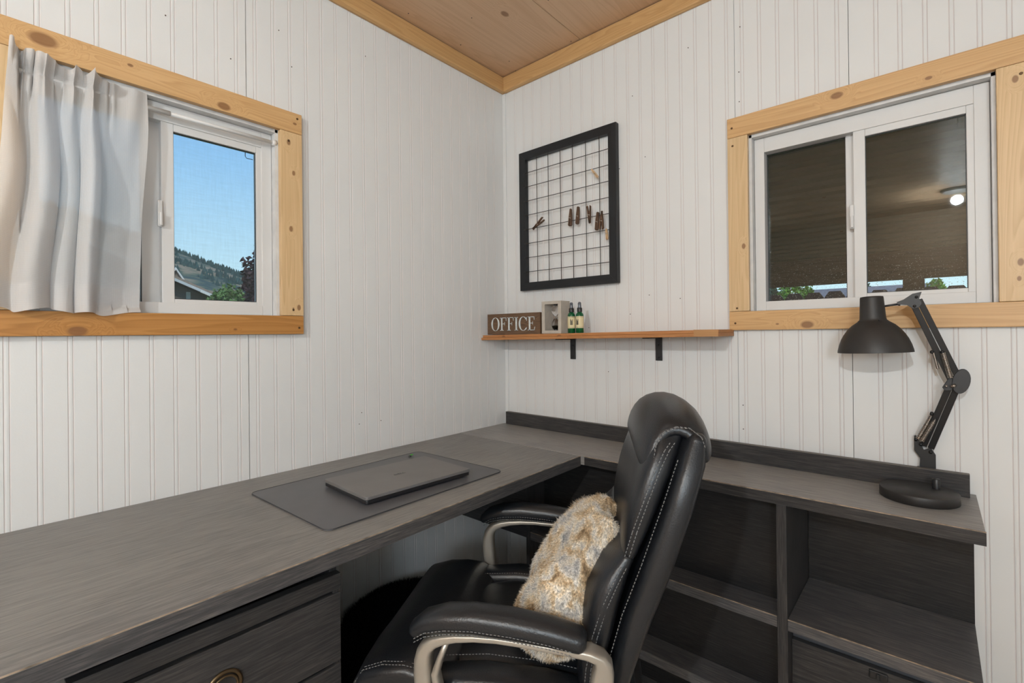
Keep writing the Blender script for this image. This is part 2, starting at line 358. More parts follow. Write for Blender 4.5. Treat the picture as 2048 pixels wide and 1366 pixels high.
def cloth_mat():
    m, t, b = base('white_linen'); t.nodes.clear(); L = t.links.new
    tcn = N(t, 'ShaderNodeTexCoord')
    w1 = N(t, 'ShaderNodeTexWave', bands_direction='Z'); w1.inputs['Scale'].default_value = 150; w1.inputs['Distortion'].default_value = 1.5; w1.inputs['Detail'].default_value = 2
    w2 = N(t, 'ShaderNodeTexWave', bands_direction='Y'); w2.inputs['Scale'].default_value = 150; w2.inputs['Distortion'].default_value = 1.5; w2.inputs['Detail'].default_value = 2
    L(tcn.outputs['Object'], w1.inputs['Vector']); L(tcn.outputs['Object'], w2.inputs['Vector'])
    ad = N(t, 'ShaderNodeMath', operation='ADD'); L(w1.outputs['Fac'], ad.inputs[0]); L(w2.outputs['Fac'], ad.inputs[1])
    bp = N(t, 'ShaderNodeBump'); bp.inputs['Strength'].default_value = .25; bp.inputs['Distance'].default_value = .001; L(ad.outputs[0], bp.inputs['Height'])
    d = N(t, 'ShaderNodeBsdfDiffuse'); d.inputs[0].default_value = (.80, .765, .735, 1); L(bp.outputs[0], d.inputs['Normal'])
    tl = N(t, 'ShaderNodeBsdfTranslucent'); tl.inputs[0].default_value = (.86, .87, .90, 1)
    mx = N(t, 'ShaderNodeMixShader'); mx.inputs[0].default_value = .40; L(d.outputs[0], mx.inputs[1]); L(tl.outputs[0], mx.inputs[2])
    tr = N(t, 'ShaderNodeBsdfTransparent'); m2 = N(t, 'ShaderNodeMixShader'); L(mx.outputs[0], m2.inputs[1]); L(tr.outputs[0], m2.inputs[2])
    th = N(t, 'ShaderNodeMapRange'); th.inputs[1].default_value = 1.6; th.inputs[2].default_value = .2; th.inputs[3].default_value = .0; th.inputs[4].default_value = .20; L(ad.outputs[0], th.inputs[0]); L(th.outputs[0], m2.inputs[0])
    o = N(t, 'ShaderNodeOutputMaterial'); L(m2.outputs[0], o.inputs[0]); return m
M_CLOTH = cloth_mat()
M_CLOTH2 = plain('white_hem_linen', (.78, .745, .715), .9, bump=.1, bscale=500)
def fur_mat():
    m, t, b = base('tan_grey_fur'); L = t.links.new
    tcn = N(t, 'ShaderNodeTexCoord')
    mp = N(t, 'ShaderNodeMapping'); mp.inputs['Scale'].default_value = (1.3, 1.3, .6); mp.inputs['Rotation'].default_value = (0, .5, 0); L(tcn.outputs['Object'], mp.inputs[0])
    z = N(t, 'ShaderNodeTexNoise'); z.inputs['Scale'].default_value = 24; z.inputs['Detail'].default_value = 5; z.inputs['Distortion'].default_value = .7; L(mp.outputs[0], z.inputs['Vector'])
    r = ramp(t, [(.28, (.15, .10, .06)), (.38, (.48, .34, .20)), (.46, (.74, .60, .42)), (.53, (.80, .74, .65)), (.62, (.56, .54, .52)), (.74, (.26, .27, .29))])
    L(z.outputs['Fac'], r.inputs[0])
    z2 = N(t, 'ShaderNodeTexNoise'); z2.inputs['Scale'].default_value = 260; z2.inputs['Detail'].default_value = 2; L(tcn.outputs['Object'], z2.inputs['Vector'])
    mr = N(t, 'ShaderNodeMapRange'); mr.inputs[1].default_value = .3; mr.inputs[2].default_value = .7; mr.inputs[3].default_value = .5; mr.inputs[4].default_value = 1.35; L(z2.outputs['Fac'], mr.inputs[0])
    mu = N(t, 'ShaderNodeVectorMath', operation='MULTIPLY'); L(r.outputs[0], mu.inputs[0]); L(mr.outputs[0], mu.inputs[1])
    L(mu.outputs[0], b.inputs['Base Color']); b.inputs['Roughness'].default_value = .6; b.inputs['Specular IOR Level'].default_value = .3
    return m
M_FUR = fur_mat()
M_FURB = plain('black_shag', (.0022, .0022, .0026), .8, spec=.12)

# ------------------------------------------------------------------ room shell
H = 2.405
def bead_sheet(mb, axis, u0, u1, z0, z1, beads, sgn_in):
    """beadboard sheet on wall plane; axis 'y' = left wall (x=0), 'x' = far wall (y=0)"""
    P = [(u0, 0, 0)]
    for c in sorted(beads):
        if c-.007 <= u0 or c+.007 >= u1: continue
        P += [(c-.0058, 0, 0), (c-.0045, -.0011, 1), (c-.0034, -.0002, 1), (c, .0001, 0), (c+.0034, -.0002, 0), (c+.0045, -.0011, 1), (c+.0058, 0, 1)]
    P += [(u1, 0, 0)]
    v = []; f = []; mi = []
    for (u, d, g) in P:
        for z in (z0, z1):
            v.append((d, u, z) if axis == 'y' else (u, -d, z))
    n = len(P)
    for i in range(n-1):
        mb.add([v[2*i], v[2*i+1], v[2*i+3], v[2*i+2]], [(0, 1, 2, 3)], 1 if P[i+1][2] == 1 or (P[i][2] == 1 and abs(P[i+1][1]-P[i][1]) > .0001 and P[i+1][2]) else 0)
    t = .006
    if axis == 'y': mb.box(-.012, -.0045, u0, u1, z0, z1)
    else: mb.box(u0, u1, .0045, .012, z0, z1)
LW = (-1.645, -1.066, 1.243, 1.830)   # left window opening y0,y1,z0,z1
RW = (1.098, 1.677, 1.244, 1.828)     # right window opening x0,x1,z0,z1
wl = tag(empty('wall_left'), kind='structure')
seam = -1.158
beadsL = [seam+.0265+.053*k for k in range(21)]+[seam-.0265-.053*k for k in range(90)]
g = .0016
mb = MB(); bead_sheet(mb, 'y', seam+g, -LW[1]*-1, 0, H, [], 1) if 0 else None
mb = MB()
bead_sheet(mb, 'y', LW[1], -.004, 0, H, beadsL, 1)
bead_sheet(mb, 'y', seam+g/2, LW[1], 0, LW[2], beadsL, 1); bead_sheet(mb, 'y', seam+g/2, LW[1], LW[3], H, beadsL, 1)
mb.build('beadboard_panel', [M_WALL, M_GROOVE], wl)
mb = MB()
bead_sheet(mb, 'y', LW[0], seam-g/2, 0, LW[2], beadsL, 1); bead_sheet(mb, 'y', LW[0], seam-g/2, LW[3], H, beadsL, 1)
bead_sheet(mb, 'y', -2.375, LW[0], 0, H, beadsL, 1)
mb.build('beadboard_panel', [M_WALL, M_GROOVE], wl)
mb = MB(); bead_sheet(mb, 'y', -3.6, -2.377, 0, H, beadsL, 1); mb.build('beadboard_panel', [M_WALL, M_GROOVE], wl)
mb = MB(); bead_sheet(mb, 'y', -4.8, -3.602, 0, H, beadsL, 1); mb.build('beadboard_panel', [M_WALL, M_GROOVE], wl)
mb = MB()
for a in ((-4.9, LW[0]-.012, -.1, H+.1), (LW[1]+.012, .11, -.1, H+.1), (LW[0]-.012, LW[1]+.012, -.1, LW[2]-.012), (LW[0]-.012, LW[1]+.012, LW[3]+.012, H+.1)):
    mb.box(-.12, -.012, *a)
mb.build('wall_core', M_DARKGAP, wl)
nails_l = [(-.75, 2.2), (-.78, .9), (-.79, .86), (-1.36, 2.05), (-1.06, 2.15), (-1.2, 2.0), (-.7, .86), (-1.02, 2.05)]
wf = tag(empty('wall_far'), kind='structure')
S1, S2 = 1.056, 1.373
bA = [1.030-.053*k for k in range(19)]; bB = [1.345-.053*k for k in range(6)]; bC = [1.438+.053*k for k in range(24)]
mb = MB(); bead_sheet(mb, 'x', .004, S1-g/2, 0, H, bA, 1)
mb.build('beadboard_panel', [M_WALL, M_GROOVE], wf)
mb = MB(); bead_sheet(mb, 'x', S1+g/2, RW[0], 0, H, bB, 1)
bead_sheet(mb, 'x', RW[0], S2-g/2, 0, RW[2], bB, 1); bead_sheet(mb, 'x', RW[0], S2-g/2, RW[3], H, bB, 1)
mb.build('beadboard_panel', [M_WALL, M_GROOVE], wf)
mb = MB(); bead_sheet(mb, 'x', S2+g/2, RW[1], 0, RW[2], bC, 1); bead_sheet(mb, 'x', S2+g/2, RW[1], RW[3], H, bC, 1)
bead_sheet(mb, 'x', RW[1], 2.6, 0, H, bC, 1)
mb.build('beadboard_panel', [M_WALL, M_GROOVE], wf)
mb = MB()
for a in ((-.12, RW[0]-.012, -.1, H+.1), (RW[1]+.012, 2.7, -.1, H+.1), (RW[0]-.012, RW[1]+.012, -.1, RW[2]-.012), (RW[0]-.012, RW[1]+.012, RW[3]+.012, H+.1)):
    mb.box(a[0], a[1], .012, .12, a[2], a[3])
mb.build('wall_core', M_DARKGAP, wf)
mb = MB()
for (x, z) in [(.62, 1.83), (.66, 1.25), (.73, 1.85), (.68, 2.1), (.9, 2.2), (.86, 1.3), (.74, 1.32), (1.075, 2.2), (1.07, 2.05), (1.07, 1.95), (.47, 1.2), (1.07, .93), (1.07, .85), (.56, 1.02)]:
    mb.lathe([(.0018, 0), (.0018, .0012)], 8, xf=Matrix.Translation((x, 0, z)) @ Matrix.Rotation(pi/2, 4, 'X'))
mb.build('nail_holes', M_NAIL, wf)
mb = MB()
for (y, z) in nails_l:
    mb.lathe([(.0018, 0), (.0018, .0012)], 8, xf=Matrix.Translation((0, y, z)) @ Matrix.Rotation(pi/2, 4, 'Y'))
mb.build('nail_holes', M_NAIL, wl)
mb = MB(); mb.box(-.12, 2.72, -4.92, -4.8, -.1, H+.1); tag(mb.build('wall_back', wood('birch_wall', (.40, .27, .17), (.26, .15, .08), 'z', .55, .5)), kind='structure')
mb = MB(); mb.box(2.6, 2.72, -4.8, .12, -.1, H+.1); tag(mb.build('wall_right', M_WALL), kind='structure')
# floor boards
fl = tag(empty('floor'), kind='structure')
me0 = None
for k in range(20):
    mb = MB(); mb.box(.002+k*.13, .1285+k*.13, -4.8, 0, -.02, 0, .0015); mb.build('floor_board', M_FLOOR, fl)
mb = MB(); mb.box(-.1, 2.7, -4.9, .1, -.1, -.02); mb.build('subfloor', M_DARKGAP, fl)
ce = tag(empty('ceiling'), kind='structure')
for (x0, x1) in ((0, .455), (.457, 1.672), (1.674, 2.6)):
    mb = MB(); mb.box(x0, x1, -2.44, 0, H, H+.012); mb.build('plywood_sheet', M_CEIL, ce)
    mb = MB(); mb.box(x0, x1, -4.8, -2.442, H, H+.012); mb.build('plywood_sheet', M_CEIL, ce)
mb = MB(); mb.box(-.12, 2.72, -4.92, .12, H+.013, H+.1); mb.build('roof_deck', M_DARKGAP, ce)
mb = MB()
for (x, y) in [(.13, -.1), (.22, -.42), (.5, -.3), (.1, -.02), (.06, -.33), (.42, -.035), (.06, -.6), (.8, -.1)]:
    mb.lathe([(.002, 0), (.002, -.0015)], 8, xf=Matrix.Translation((x, y, H)))
mb.build('nail_holes', M_NAIL, ce)
# crown boards
mb = MB(); mb.prism([(0, 2.333), (.010, 2.3315), (.019, 2.336), (.021, 2.342), (.021, 2.4015), (0, 2.4015)], 'y', -4.8, -.0005)
tag(mb.build('trim_1', M_CROWN), kind='structure')
mb = MB(); mb.prism([(0, 2.333), (-.010, 2.3315), (-.019, 2.336), (-.021, 2.342), (-.021, 2.4015), (0, 2.4015)], 'x', .0215, 2.6)
tag(mb.build('trim_2', M_CROWNX), kind='structure')
mb = MB(); mb.box(.0005, .019, -.0065, -.0002, 0, 2.331, .001); tag(mb.build('trim_3', M_WALL), kind='structure')

# ------------------------------------------------------------------ windows (built for wall x=0 in local (d,u,z): d = into room)
def window(idx, to_world, op, casings, mats, first_pane_left, knots):
    pass
def mk(axis):
    """map (d into the room, u along wall, z) -> box call"""
    if axis == 'y': return lambda mb, d0, d1, u0, u1, z0, z1, bev=0, mi=0: mb.box(d0, d1, u0, u1, z0, z1, bev, mi)
    return lambda mb, d0, d1, u0, u1, z0, z1, bev=0, mi=0: mb.box(u0, u1, -d1, -d0, z0, z1, bev, mi)
def pt(axis, d, u, z): return (d, u, z) if axis == 'y' else (u, -d, z)
def screw(root, axis, d, u, z, r=.004):
    mb = MB(); R = Matrix.Rotation(pi/2, 4, 'Y') if axis == 'y' else Matrix.Rotation(pi/2, 4, 'X')
    mb.lathe([(r, -.0005), (r, .0004), (r*.55, .0008), (r*.5, .0002)], 14, xf=Matrix.Translation(pt(axis, d, u, z)) @ R)
    return mb.build('screw', M_SCREW, root)
def build_window(n, axis, op, cas, knots, honey_bottom, slide_right, depth, mr=.031):
    u0, u1, z0, z1 = op; o0, o1, ozb, ozt = cas
    w = tag(empty('window_%d' % n), kind='structure'); B = mk(axis)
    ga = 'y' if axis == 'y' else 'x'
    T = .0185
    def board(x0, x1, a, b, m):
        mb = MB(); B(mb, .0004, T, x0, x1, a, b, .0018); return mb.build('casing_board', m, w)
    K = lambda L: [(*pt(axis, T, u, z), r) for u, z, r in L]
    board(o0, o1, z1, ozt, wood('casing_top_%d' % n, PINE_L, PINE_D, ga, .42, .9, K(knots[0])))
    board(o0, o1, ozb, z0, wood('casing_foot_%d' % n, HON_L if honey_bottom else PINE_L, HON_D if honey_bottom else PINE_D, ga, .42, .9, K(knots[1])))
    board(o0, u0, z0+.0008, z1-.0008, wood('casing_side_%d' % n, (.70, .50, .285), (.50, .32, .15), 'z', .42, .9, K(knots[2])))
    board(u1, o1, z0+.0008, z1-.0008, wood('casing_side_b%d' % n, (.74, .52, .29), (.50, .31, .14), 'z', .42, .9, K(knots[3])))
    # painted liner boards inside the opening, a dark joint behind the casing
    e = .010
    for (a, b, c, d) in ((u0-.004+e*0, u0+e-.002, z0, z1), (u1-e+.002, u1+.004, z0, z1), (u0, u1, z1-e+.001, z1+.004), (u0, u1, z0-.004, z0+.001)):
        mb = MB(); B(mb, -.115, -.0015, a, b, c, d); mb.build('reveal_liner', M_LINER, w)
    # vinyl frame
    D = depth; f = .036; fu0, fu1, fz0, fz1 = u0+.009, u1-.009, z0+.002, z1-.010
    def ring(name, d0, d1, a0, a1, b0, b1, t, m, tb=None, bev=.0015):
        tb = tb or t
        mb = MB()
        for q in ((a0, a0+t, b0, b1), (a1-t, a1, b0, b1), (a0+t, a1-t, b0, b0+tb), (a0+t, a1-t, b1-tb, b1)): B(mb, d0, d1, *q, bev)
        return mb.build(name, m, w)
    mb = MB()
    for q in ((fu0, fu0+.030, fz0, fz1), (fu1-.030, fu1, fz0, fz1), (fu0+.030, fu1-.030, fz0, fz0+.030), (fu0+.030, fu1-.030, fz1-.048, fz1)): B(mb, D-.05, D, *q, .0015)
    mb.build('window_frame', M_VINYL, w)
    mid = (fu0+fu1)/2
    a0, a1, b0, b1 = fu0+.031, fu1-.031, fz0+.030, fz1-.049
    s = .0235
    if slide_right:
        mb = MB(); h0, h1 = mid-.010, a1+.0035
        for q in ((h0, h0+.029, b0-.003, b1+.003), (h1-.017, h1, b0-.003, b1+.003), (h0+.029, h1-.017, b0-.003, b0+.0105), (h0+.029, h1-.017, b1-.019, b1+.003)): B(mb, D-.026, D-.004, *q, .0015)
        mb.build('sash', M_VINYL, w)
        g1 = (mid+.019, a1-.0135, b0+.0105, b1-.019)
        g0 = (a0, mid-mr, b0, b1)
    mb = MB(); B(mb, D-.046, D-.027, mid-mr, mid+.004, b0-.004, b1+.004, .001); mb.build('meeting_rail', M_VINYL, w)
    mb = MB(); B(mb, D-.017, D-.013, g1[0]-.002, g1[1]+.002, g1[2]-.002, g1[3]+.002); mb.build('pane', M_GLASS, w)
    mb = MB(); B(mb, D-.038, D-.034, g0[0]-.002, g0[1]+.004, g0[2]-.002, g0[3]+.002); mb.build('pane', M_GLASS, w)
    # black gasket line round the panes
    def gasket(d, q):
        mb = MB(); t = .0018
        for r in ((q[0], q[0]+t, q[2], q[3]), (q[1]-t, q[1], q[2], q[3]), (q[0], q[1], q[2], q[2]+t), (q[0], q[1], q[3]-t, q[3])): B(mb, d-.001, d+.001, *r)
        mb.build('gasket', M_RUBBER, w)
    gasket(D-.012, g1); gasket(D-.033, g0)
    # latch on the meeting stile
    lz = (b0+b1)/2+.0; lu = mid-.013
    mb = MB(); B(mb, D-.006, D+.004, lu-.007, lu+.004, lz-.042, lz+.030, .003)
    lt = mb.build('latch', M_VINYL, w)
    mb = MB(); B(mb, D+.003, D+.011, lu-.0045, lu+.003, lz-.040, lz-.004, .003); mb.build('latch_lever', M_VINYL, lt)
    return w, g0, g1, (a0, a1, b0, b1)
wkn = [[(-1.60, 1.868, .016), (-1.225, 1.845, .011), (-1.02, 1.86, .004), (-1.44, 1.875, .004)],
       [(-1.545, 1.196, .012), (-1.20, 1.20, .003)],
       [], [(-1.040, 1.795, .006), (-1.025, 1.70, .005), (-1.035, 1.52, .006), (-1.012, 1.27, .006), (-1.03, 1.265, .003)]]
win1, g0a, g1a, inn1 = build_window(1, 'y', LW, (-1.717, -.997, 1.185, 1.895), wkn, True, True, -.028, .05)
rkn = [[(1.345, 1.872, .010), (1.55, 1.85, .005)], [(1.262, 1.196, .011), (1.18, 1.20, .003)],
       [(1.083, 1.46, .006)], [(1.715, 1.34, .006), (1.712, 1.30, .004), (1.725, 1.31, .005), (1.71, 1.79, .006)]]
win2, g0b, g1b, inn2 = build_window(2, 'x', RW, (1.035, 1.755, 1.182, 1.894), rkn, False, True, -.028)
for (y, z) in ((-1.012, 1.878), (-1.04, 1.80), (-1.012, 1.205), (-1.03, 1.262)): screw(win1, 'y', .0188, y, z, .0035)
for (x, z) in ((1.05, 1.86), (1.052, 1.80), (1.06, 1.255), (1.054, 1.205), (1.735, 1.86), (1.72, 1.80)): screw(win2, 'x', .0188, x, z, .0035)
# screens outside the panes
def plane(name, m, parent, v):
    me = bpy.data.meshes.new(name); me.from_pydata(v, [], [(0, 1, 2, 3)]); return link(name, me, parent, [m])
X = -.072
plane('insect_screen', M_SCR1, win1, [(X, g1a[0]-.02, inn1[2]), (X, inn1[1], inn1[2]), (X, inn1[1], inn1[3]), (X, g1a[0]-.02, inn1[3])])
X = .072
plane('insect_screen', M_SCR2, win2, [(inn2[0], X, inn2[2]), (inn2[1], X, inn2[2]), (inn2[1], X, inn2[3]), (inn2[0], X, inn2[3])])
mb = MB(); y1 = g1a[1]; z1 = g1a[3]
mb.tube([(-.069, y1-.018, z1+.01), (-.069, y1-.018, z1-.006), (-.069, y1-.014, z1-.011), (-.069, y1+.004, z1-.011)], .0011, 6)
mb.build('screen_spring', M_RUBBER, win1)
# tension rod
rod = tag(empty('curtain_rod', (-.006, -1.35, 1.789)), 'white tension rod spanning the opening of the left window', 'curtain rod')
mb = MB(); mb.tube([(0, -.292, 0), (0, .0, 0)], .0065, 16); mb.build('outer_tube', M_VINYL, rod)
mb = MB(); mb.tube([(0, 0, 0), (0, .276, 0)], .0055, 16); mb.build('inner_tube', M_VINYL, rod)
for y in (-.291, .2685): mb = MB(); mb.tube([(0, y, 0), (0, y+.012, 0)], .0095, 16); mb.build('end_cap', M_VINYL, rod)

# ------------------------------------------------------------------ curtain
def smooth(a, b, t): t = max(0, min(1, (t-a)/(b-a))); return t*t*(3-2*t)
def curtain():
    nu, nv = 260, 110
    ztop, zb = 1.823, 1.243
    v = []; f = []
    # fold ridges: (position along the gathered width at top, at bottom, amplitude, width)
    folds = [(.02, .07, .034, .085), (.22, .31, .040, .085), (.40, .47, .020, .05), (.55, .62, .046, .050)]
    for j in range(nv+1):
        t = j/nv; z = ztop+(zb-ztop)*t
        for i in range(nu+1):
            s = i/nu
            yl = -1.655-.05*smooth(.12, 1, t)-.006*sin(t*9); yr = -1.402-.022*smooth(.1, 1, t)+.002*sin(9*t)
            gath = smooth(.80, .55, s)      # folds live left of the flat panel
            y = yl+(yr-yl)*s
            x = .004
            for (p0, p1, am, wd) in folds:
                p = p0+(p1-p0)*smooth(.05, .9, t); k = (s-p)/wd
                q = math.exp(-k*k*1.5)
                a = am*(.35+.65*smooth(.05, .5, t))
                x += a*q
                y += gath*.018*math.exp(-k*k*.8)*k*smooth(.03, .5, t)*1.0
            # fine pleats near the rod
            fine = math.exp(-((t-.06)/.10)**2)
            x += gath*fine*(.009*sin(s*52+2.5*sin(s*9))+.005*sin(s*117+1.3+3*sin(s*7)))
            y += gath*fine*.003*sin(s*95)
            # pinched at the rod, ruffle above, waviness in the flat header
            x -= gath*.012*math.exp(-((z-1.789)/.008)**2)
            if z > 1.795: x += gath*(.008+.016*(.5+.5*sin(s*31+.8+2*sin(s*13))))*min(1, (z-1.795)/.02)
            x += (1-gath)*.004*sin(s*30+t*5)*math.exp(-(t/.25)**2)
            x += .012*smooth(.1, 1, t)*(1-smooth(.55, 1, s)) + .006*t*sin(s*23+t*3)*gath
            x += .004*noise.noise(Vector((s*6, t*5, 2)))
            # casing holds the cloth out where it laps over it
            lim = .021 if (y < -1.640) else (-.0015 if t > .02 else -.002)
            zz = z+.006*sin(s*21)*t*gath+(.006*sin(s*31+1+2*sin(s*13))*gath)*smooth(.06, 0, t)-(.012*smooth(.5, .75, s)*smooth(.97, .7, s))*smooth(.9, 1, t)
            zz = zz + .018*gath*smooth(.25, .0, s)*smooth(.06, 0, t)
            x = max(x, lim+.0015)
            if zz < 1.252: x = max(x, .0215)
            v.append((x, y, zz))
    n = nu+1
    for j in range(nv):
        for i in range(nu): f.append((j*n+i, j*n+i+1, (j+1)*n+i+1, (j+1)*n+i))
    me = bpy.data.meshes.new('curtain'); me.from_pydata(v, [], f); me.polygons.foreach_set('use_smooth', [True]*len(f))
    o = link('cafe_curtain', me, None, [M_CLOTH])
    sm = o.modifiers.new('sm', 'SMOOTH'); sm.factor = .5; sm.iterations = 3
    tag(o, 'gathered white linen curtain bunched at the left of the left window', 'curtain')
    # hems and header: second layer of cloth over the first
    def layer(name, j0, j1, off):
        vv = []; ff = []
        rows = list(range(j0, j1+1))
        for j in rows:
            for i in range(n):
                p = v[j*n+i]; vv.append((p[0]-off, p[1], p[2]))
        for a in range(len(rows)-1):
            for i in range(nu): ff.append((a*n+i, a*n+i+1, (a+1)*n+i+1, (a+1)*n+i))
        m2 = bpy.data.meshes.new(name); m2.from_pydata(vv, [], ff); m2.polygons.foreach_set('use_smooth', [True]*len(ff))
        h = link(name, m2, o, [M_CLOTH]); s2 = h.modifiers.new('sm', 'SMOOTH'); s2.factor = .5; s2.iterations = 3
    layer('bottom_hem', nv-12, nv, -.0015); layer('header', 0, 16, .0012)
    return o
curtain()

# ------------------------------------------------------------------ left desk
ld = tag(empty('desk', (0, 0, 0)), 'long black oak desk along the left wall with a drawer unit below', 'desk')
def fx(y): return .624+.026*(-y-.31)
mb = MB(); y0, y1 = -2.35, -.3105
mb.prism([(.003, y1), (fx(y1), y1), (fx(y0), y0), (.003, y0)], 'z', .716, .75); mb.build('desktop', M_DY, ld, bev=.0012)
mb = MB(); e = .0006
mb.prism([(fx(y1)+e, y1), (fx(y1)+e+.0008, y1), (fx(y0)+e+.0008, y0), (fx(y0)+e, y0)], 'z', .7165, .7478); mb.build('edge_band', M_DYE, ld)
mb = MB(); mb.prism([(fx(y1)-.0016, y1), (fx(y1)+.0006, y1), (fx(y0)+.0006, y0), (fx(y0)-.0016, y0)], 'z', .7488, .7503); mb.build('worn_highlight_edge', M_WORN_HI, ld)
# drawer pedestal
ca, cb, cf = -1.628, -1.200, .606
mb = MB()
mb.box(.02, cf-.02, ca, ca+.016, .02, .70); mb.box(.02, cf-.02, cb-.016, cb, .02, .70); mb.box(.02, .03, ca, cb, .02, .70); mb.box(.02, cf-.02, ca, cb, .02, .036); mb.box(.02, cf-.02, ca, cb, .690, .7158)
mb.build('pedestal_carcass', M_DZ, ld, bev=.001)
mb = MB(); mb.box(cf-.02, cf, ca, cb, .646, .678, .0012); mb.build('top_rail', M_DYF, ld)
mb = MB(); mb.box(cf-.019, cf-.004, cb-.016, cb, .02, .645, .001); mb.build('stile', M_DZ, ld)
def ring(r, t, n=36, z=0): return [(r*cos(2*pi*k/n), r*sin(2*pi*k/n), z) for k in range(n)]
for (a, b) in ((.497, .639), (.353, .490), (.06, .346)):
    mb = MB(); mb.box(cf-.018, cf+.001, ca+.002, cb-.002, a, b, .0015); dr_ = mb.build('drawer', M_DYF, ld)
    mb = MB(); zc = (a+b)/2; X = Matrix.Translation((cf+.002, (ca+cb)/2-.010, zc-.006)) @ Matrix.Rotation(pi/2, 4, 'Y')
    mb.lathe([(.030, 0), (.030, .0025), (.027, .004), (.0235, .0025)], 40, xf=X, caps=(False, False))
    mb.build('pull_rim', M_BRASS, dr_)
    mb = MB(); mb.lathe([(.0235, .0024), (.0215, .0008), (.0005, .0006)], 40, xf=X, caps=(False, False)); mb.build('pull_recess', M_RUBBER, dr_)
    mb = MB(); mb.tube([X @ Vector((p[0], p[1]+0, .0045)) for p in ring(.0205, 0)], .0022, 8, closed=True); mb.build('ring_pull', M_BRASS, dr_)
# left end support (out of view) and far support panel
mb = MB(); mb.box(.02, .60, -2.34, -2.32, 0, .7158, .001); mb.build('side_panel', M_DZ, ld)
mb = MB(); mb.box(.05, .56, ca+.03, cb-.03, 0, .02); mb.build('plinth', M_DZ, ld)

# ------------------------------------------------------------------ right desk / bookcase
rd = tag(empty('bookcase_desk', (0, 0, 0)), 'black oak return desk with open shelves along the far wall', 'desk')
YF = -.309
mb = MB(); mb.box(.003, 1.631, YF, -.006, .720, .7505, .0012); mb.build('desktop', M_DX, rd)
mb = MB(); mb.box(.64, 1.632, YF-.0012, YF-.0002, .7208, .7482); mb.build('edge_band', M_DXE, rd)
mb = MB(); mb.box(.64, 1.632, YF-.0008, YF+.0014, .7487, .7509); mb.build('worn_highlight_edge', M_WORN_HI, rd)
# backsplash stands slightly askew: closer to the wall at the corner
mb = MB(); mb.prism([(.020, -.027), (1.618, -.050), (1.618, -.032), (.020, -.010)], 'z', .7505, .808); mb.build('backsplash', M_DXE, rd, bev=.001)
mb = MB(); mb.prism([(.020, -.0272), (1.618, -.0502), (1.618, -.0318), (.020, -.0098)], 'z', .8078, .8088); mb.build('backsplash_edge', plain('dull_edge', (.10, .085, .07), .5), rd)
mb = MB(); mb.box(.003, .372, YF+.004, YF+.020, .396, .7198, .001); mb.build('modesty_panel', M_DXE, rd)
mb = MB(); mb.box(.372, .390, YF+.002, -.02, 0, .7198, .001); mb.build('side_panel', M_DZ, rd)
mb = MB(); mb.box(1.234, 1.258, YF+.002, -.02, 0, .7198, .001); mb.build('divider', M_DZ, rd)
mb = MB(); mb.box(.391, 1.233, -.215, -.203, 0.02, .7198); M_BACK = desk('shade_dark_back', 'x', .6); mb.build('back_panel', M_BACK, rd)  # back panels coloured darker: the shade inside the bookcase is painted in
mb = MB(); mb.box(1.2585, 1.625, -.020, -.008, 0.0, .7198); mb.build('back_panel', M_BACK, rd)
for z in (.393, .137): mb = MB(); mb.box(.391, 1.2335, YF+.003, -.216, z, z+.030, .001); mb.build('shelf', M_DS, rd); 
mb = MB(); mb.box(1.2585, 1.625, YF+.003, -.021, .393, .423, .001); mb.build('shelf', M_DS, rd)
mb = MB(); mb.box(1.2585, 1.626, YF+.0015, YF+.0035, .4215, .4235); mb.build('worn_highlight_edge', M_WORN_HI, rd)
mb = MB(); mb.box(.391, 1.2335, YF+.0015, YF+.0035, .4215, .4232); mb.build('worn_highlight_edge', M_WORN_HI, rd)
mb = MB(); mb.box(1.2585, 1.625, -.262, -.246, .02, .352, .001); mb.build('lower_panel', M_DXE, rd)
mb = MB(); mb.box(1.2585, 1.625, -.246, -.232, .352, .392, .001); mb.build('rail', plain('grey_rail', (.05, .055, .065), .5), rd)
mb = MB(); mb.box(1.425, 1.462, -.2665, -.2615, .327, .348, .003); lt = mb.build('latch_plate', M_RUBBER, rd)
mb = MB(); mb.box(1.440, 1.447, -.271, -.266, .331, .345, .001); mb.build('latch_tongue', M_RUBBER, lt)
mb = MB(); mb.box(1.2585, 1.625, YF+.003, -.021, 0, .02); mb.box(.391, 1.2335, YF+.003, -.216, 0, .02); mb.build('bottom_board', M_DS, rd)

# ------------------------------------------------------------------ things on the desks
def rrect(x0, x1, y0, y1, r, n=5):
    P = []
    for cx, cy, a0 in ((x1-r, y1-r, 0), (x0+r, y1-r, 90), (x0+r, y0+r, 180), (x1-r, y0+r, 270)):
        for k in range(n+1):
            a = radians(a0+90*k/n); P.append((cx+r*cos(a), cy+r*sin(a)))
    return P
pad = tag(empty('desk_mat', (.345, -.917, .7506), radians(1.2)), 'dark grey leatherette desk mat under the closed laptop', 'desk mat')
mb = MB(); mb.prism(rrect(-.205, .205, -.292, .292, .02), 'z', 0, .0022); mb.build('mat_sheet', M_PAD, pad, bev=.0006)
mb = MB(); mb.tube([(p[0], p[1], .0018) for p in rrect(-.204, .204, -.291, .291, .02)], .0011, 6, closed=True); mb.build('rolled_edge', M_LAPD, pad)
lp = tag(empty('laptop', (.381, -.890, .7532), radians(-2.5)), 'closed dark grey laptop lying on the desk mat', 'laptop')
mb = MB(); mb.prism(rrect(-.116, .116, -.172, .172, .008), 'z', .0135, .0215); mb.build('lid', M_LAP, lp, bev=.001)
mb = MB(); mb.prism(rrect(-.115, .115, -.171, .171, .008), 'z', .0035, .0125); bs = mb.build('base', M_LAPD, lp, bev=.0015)
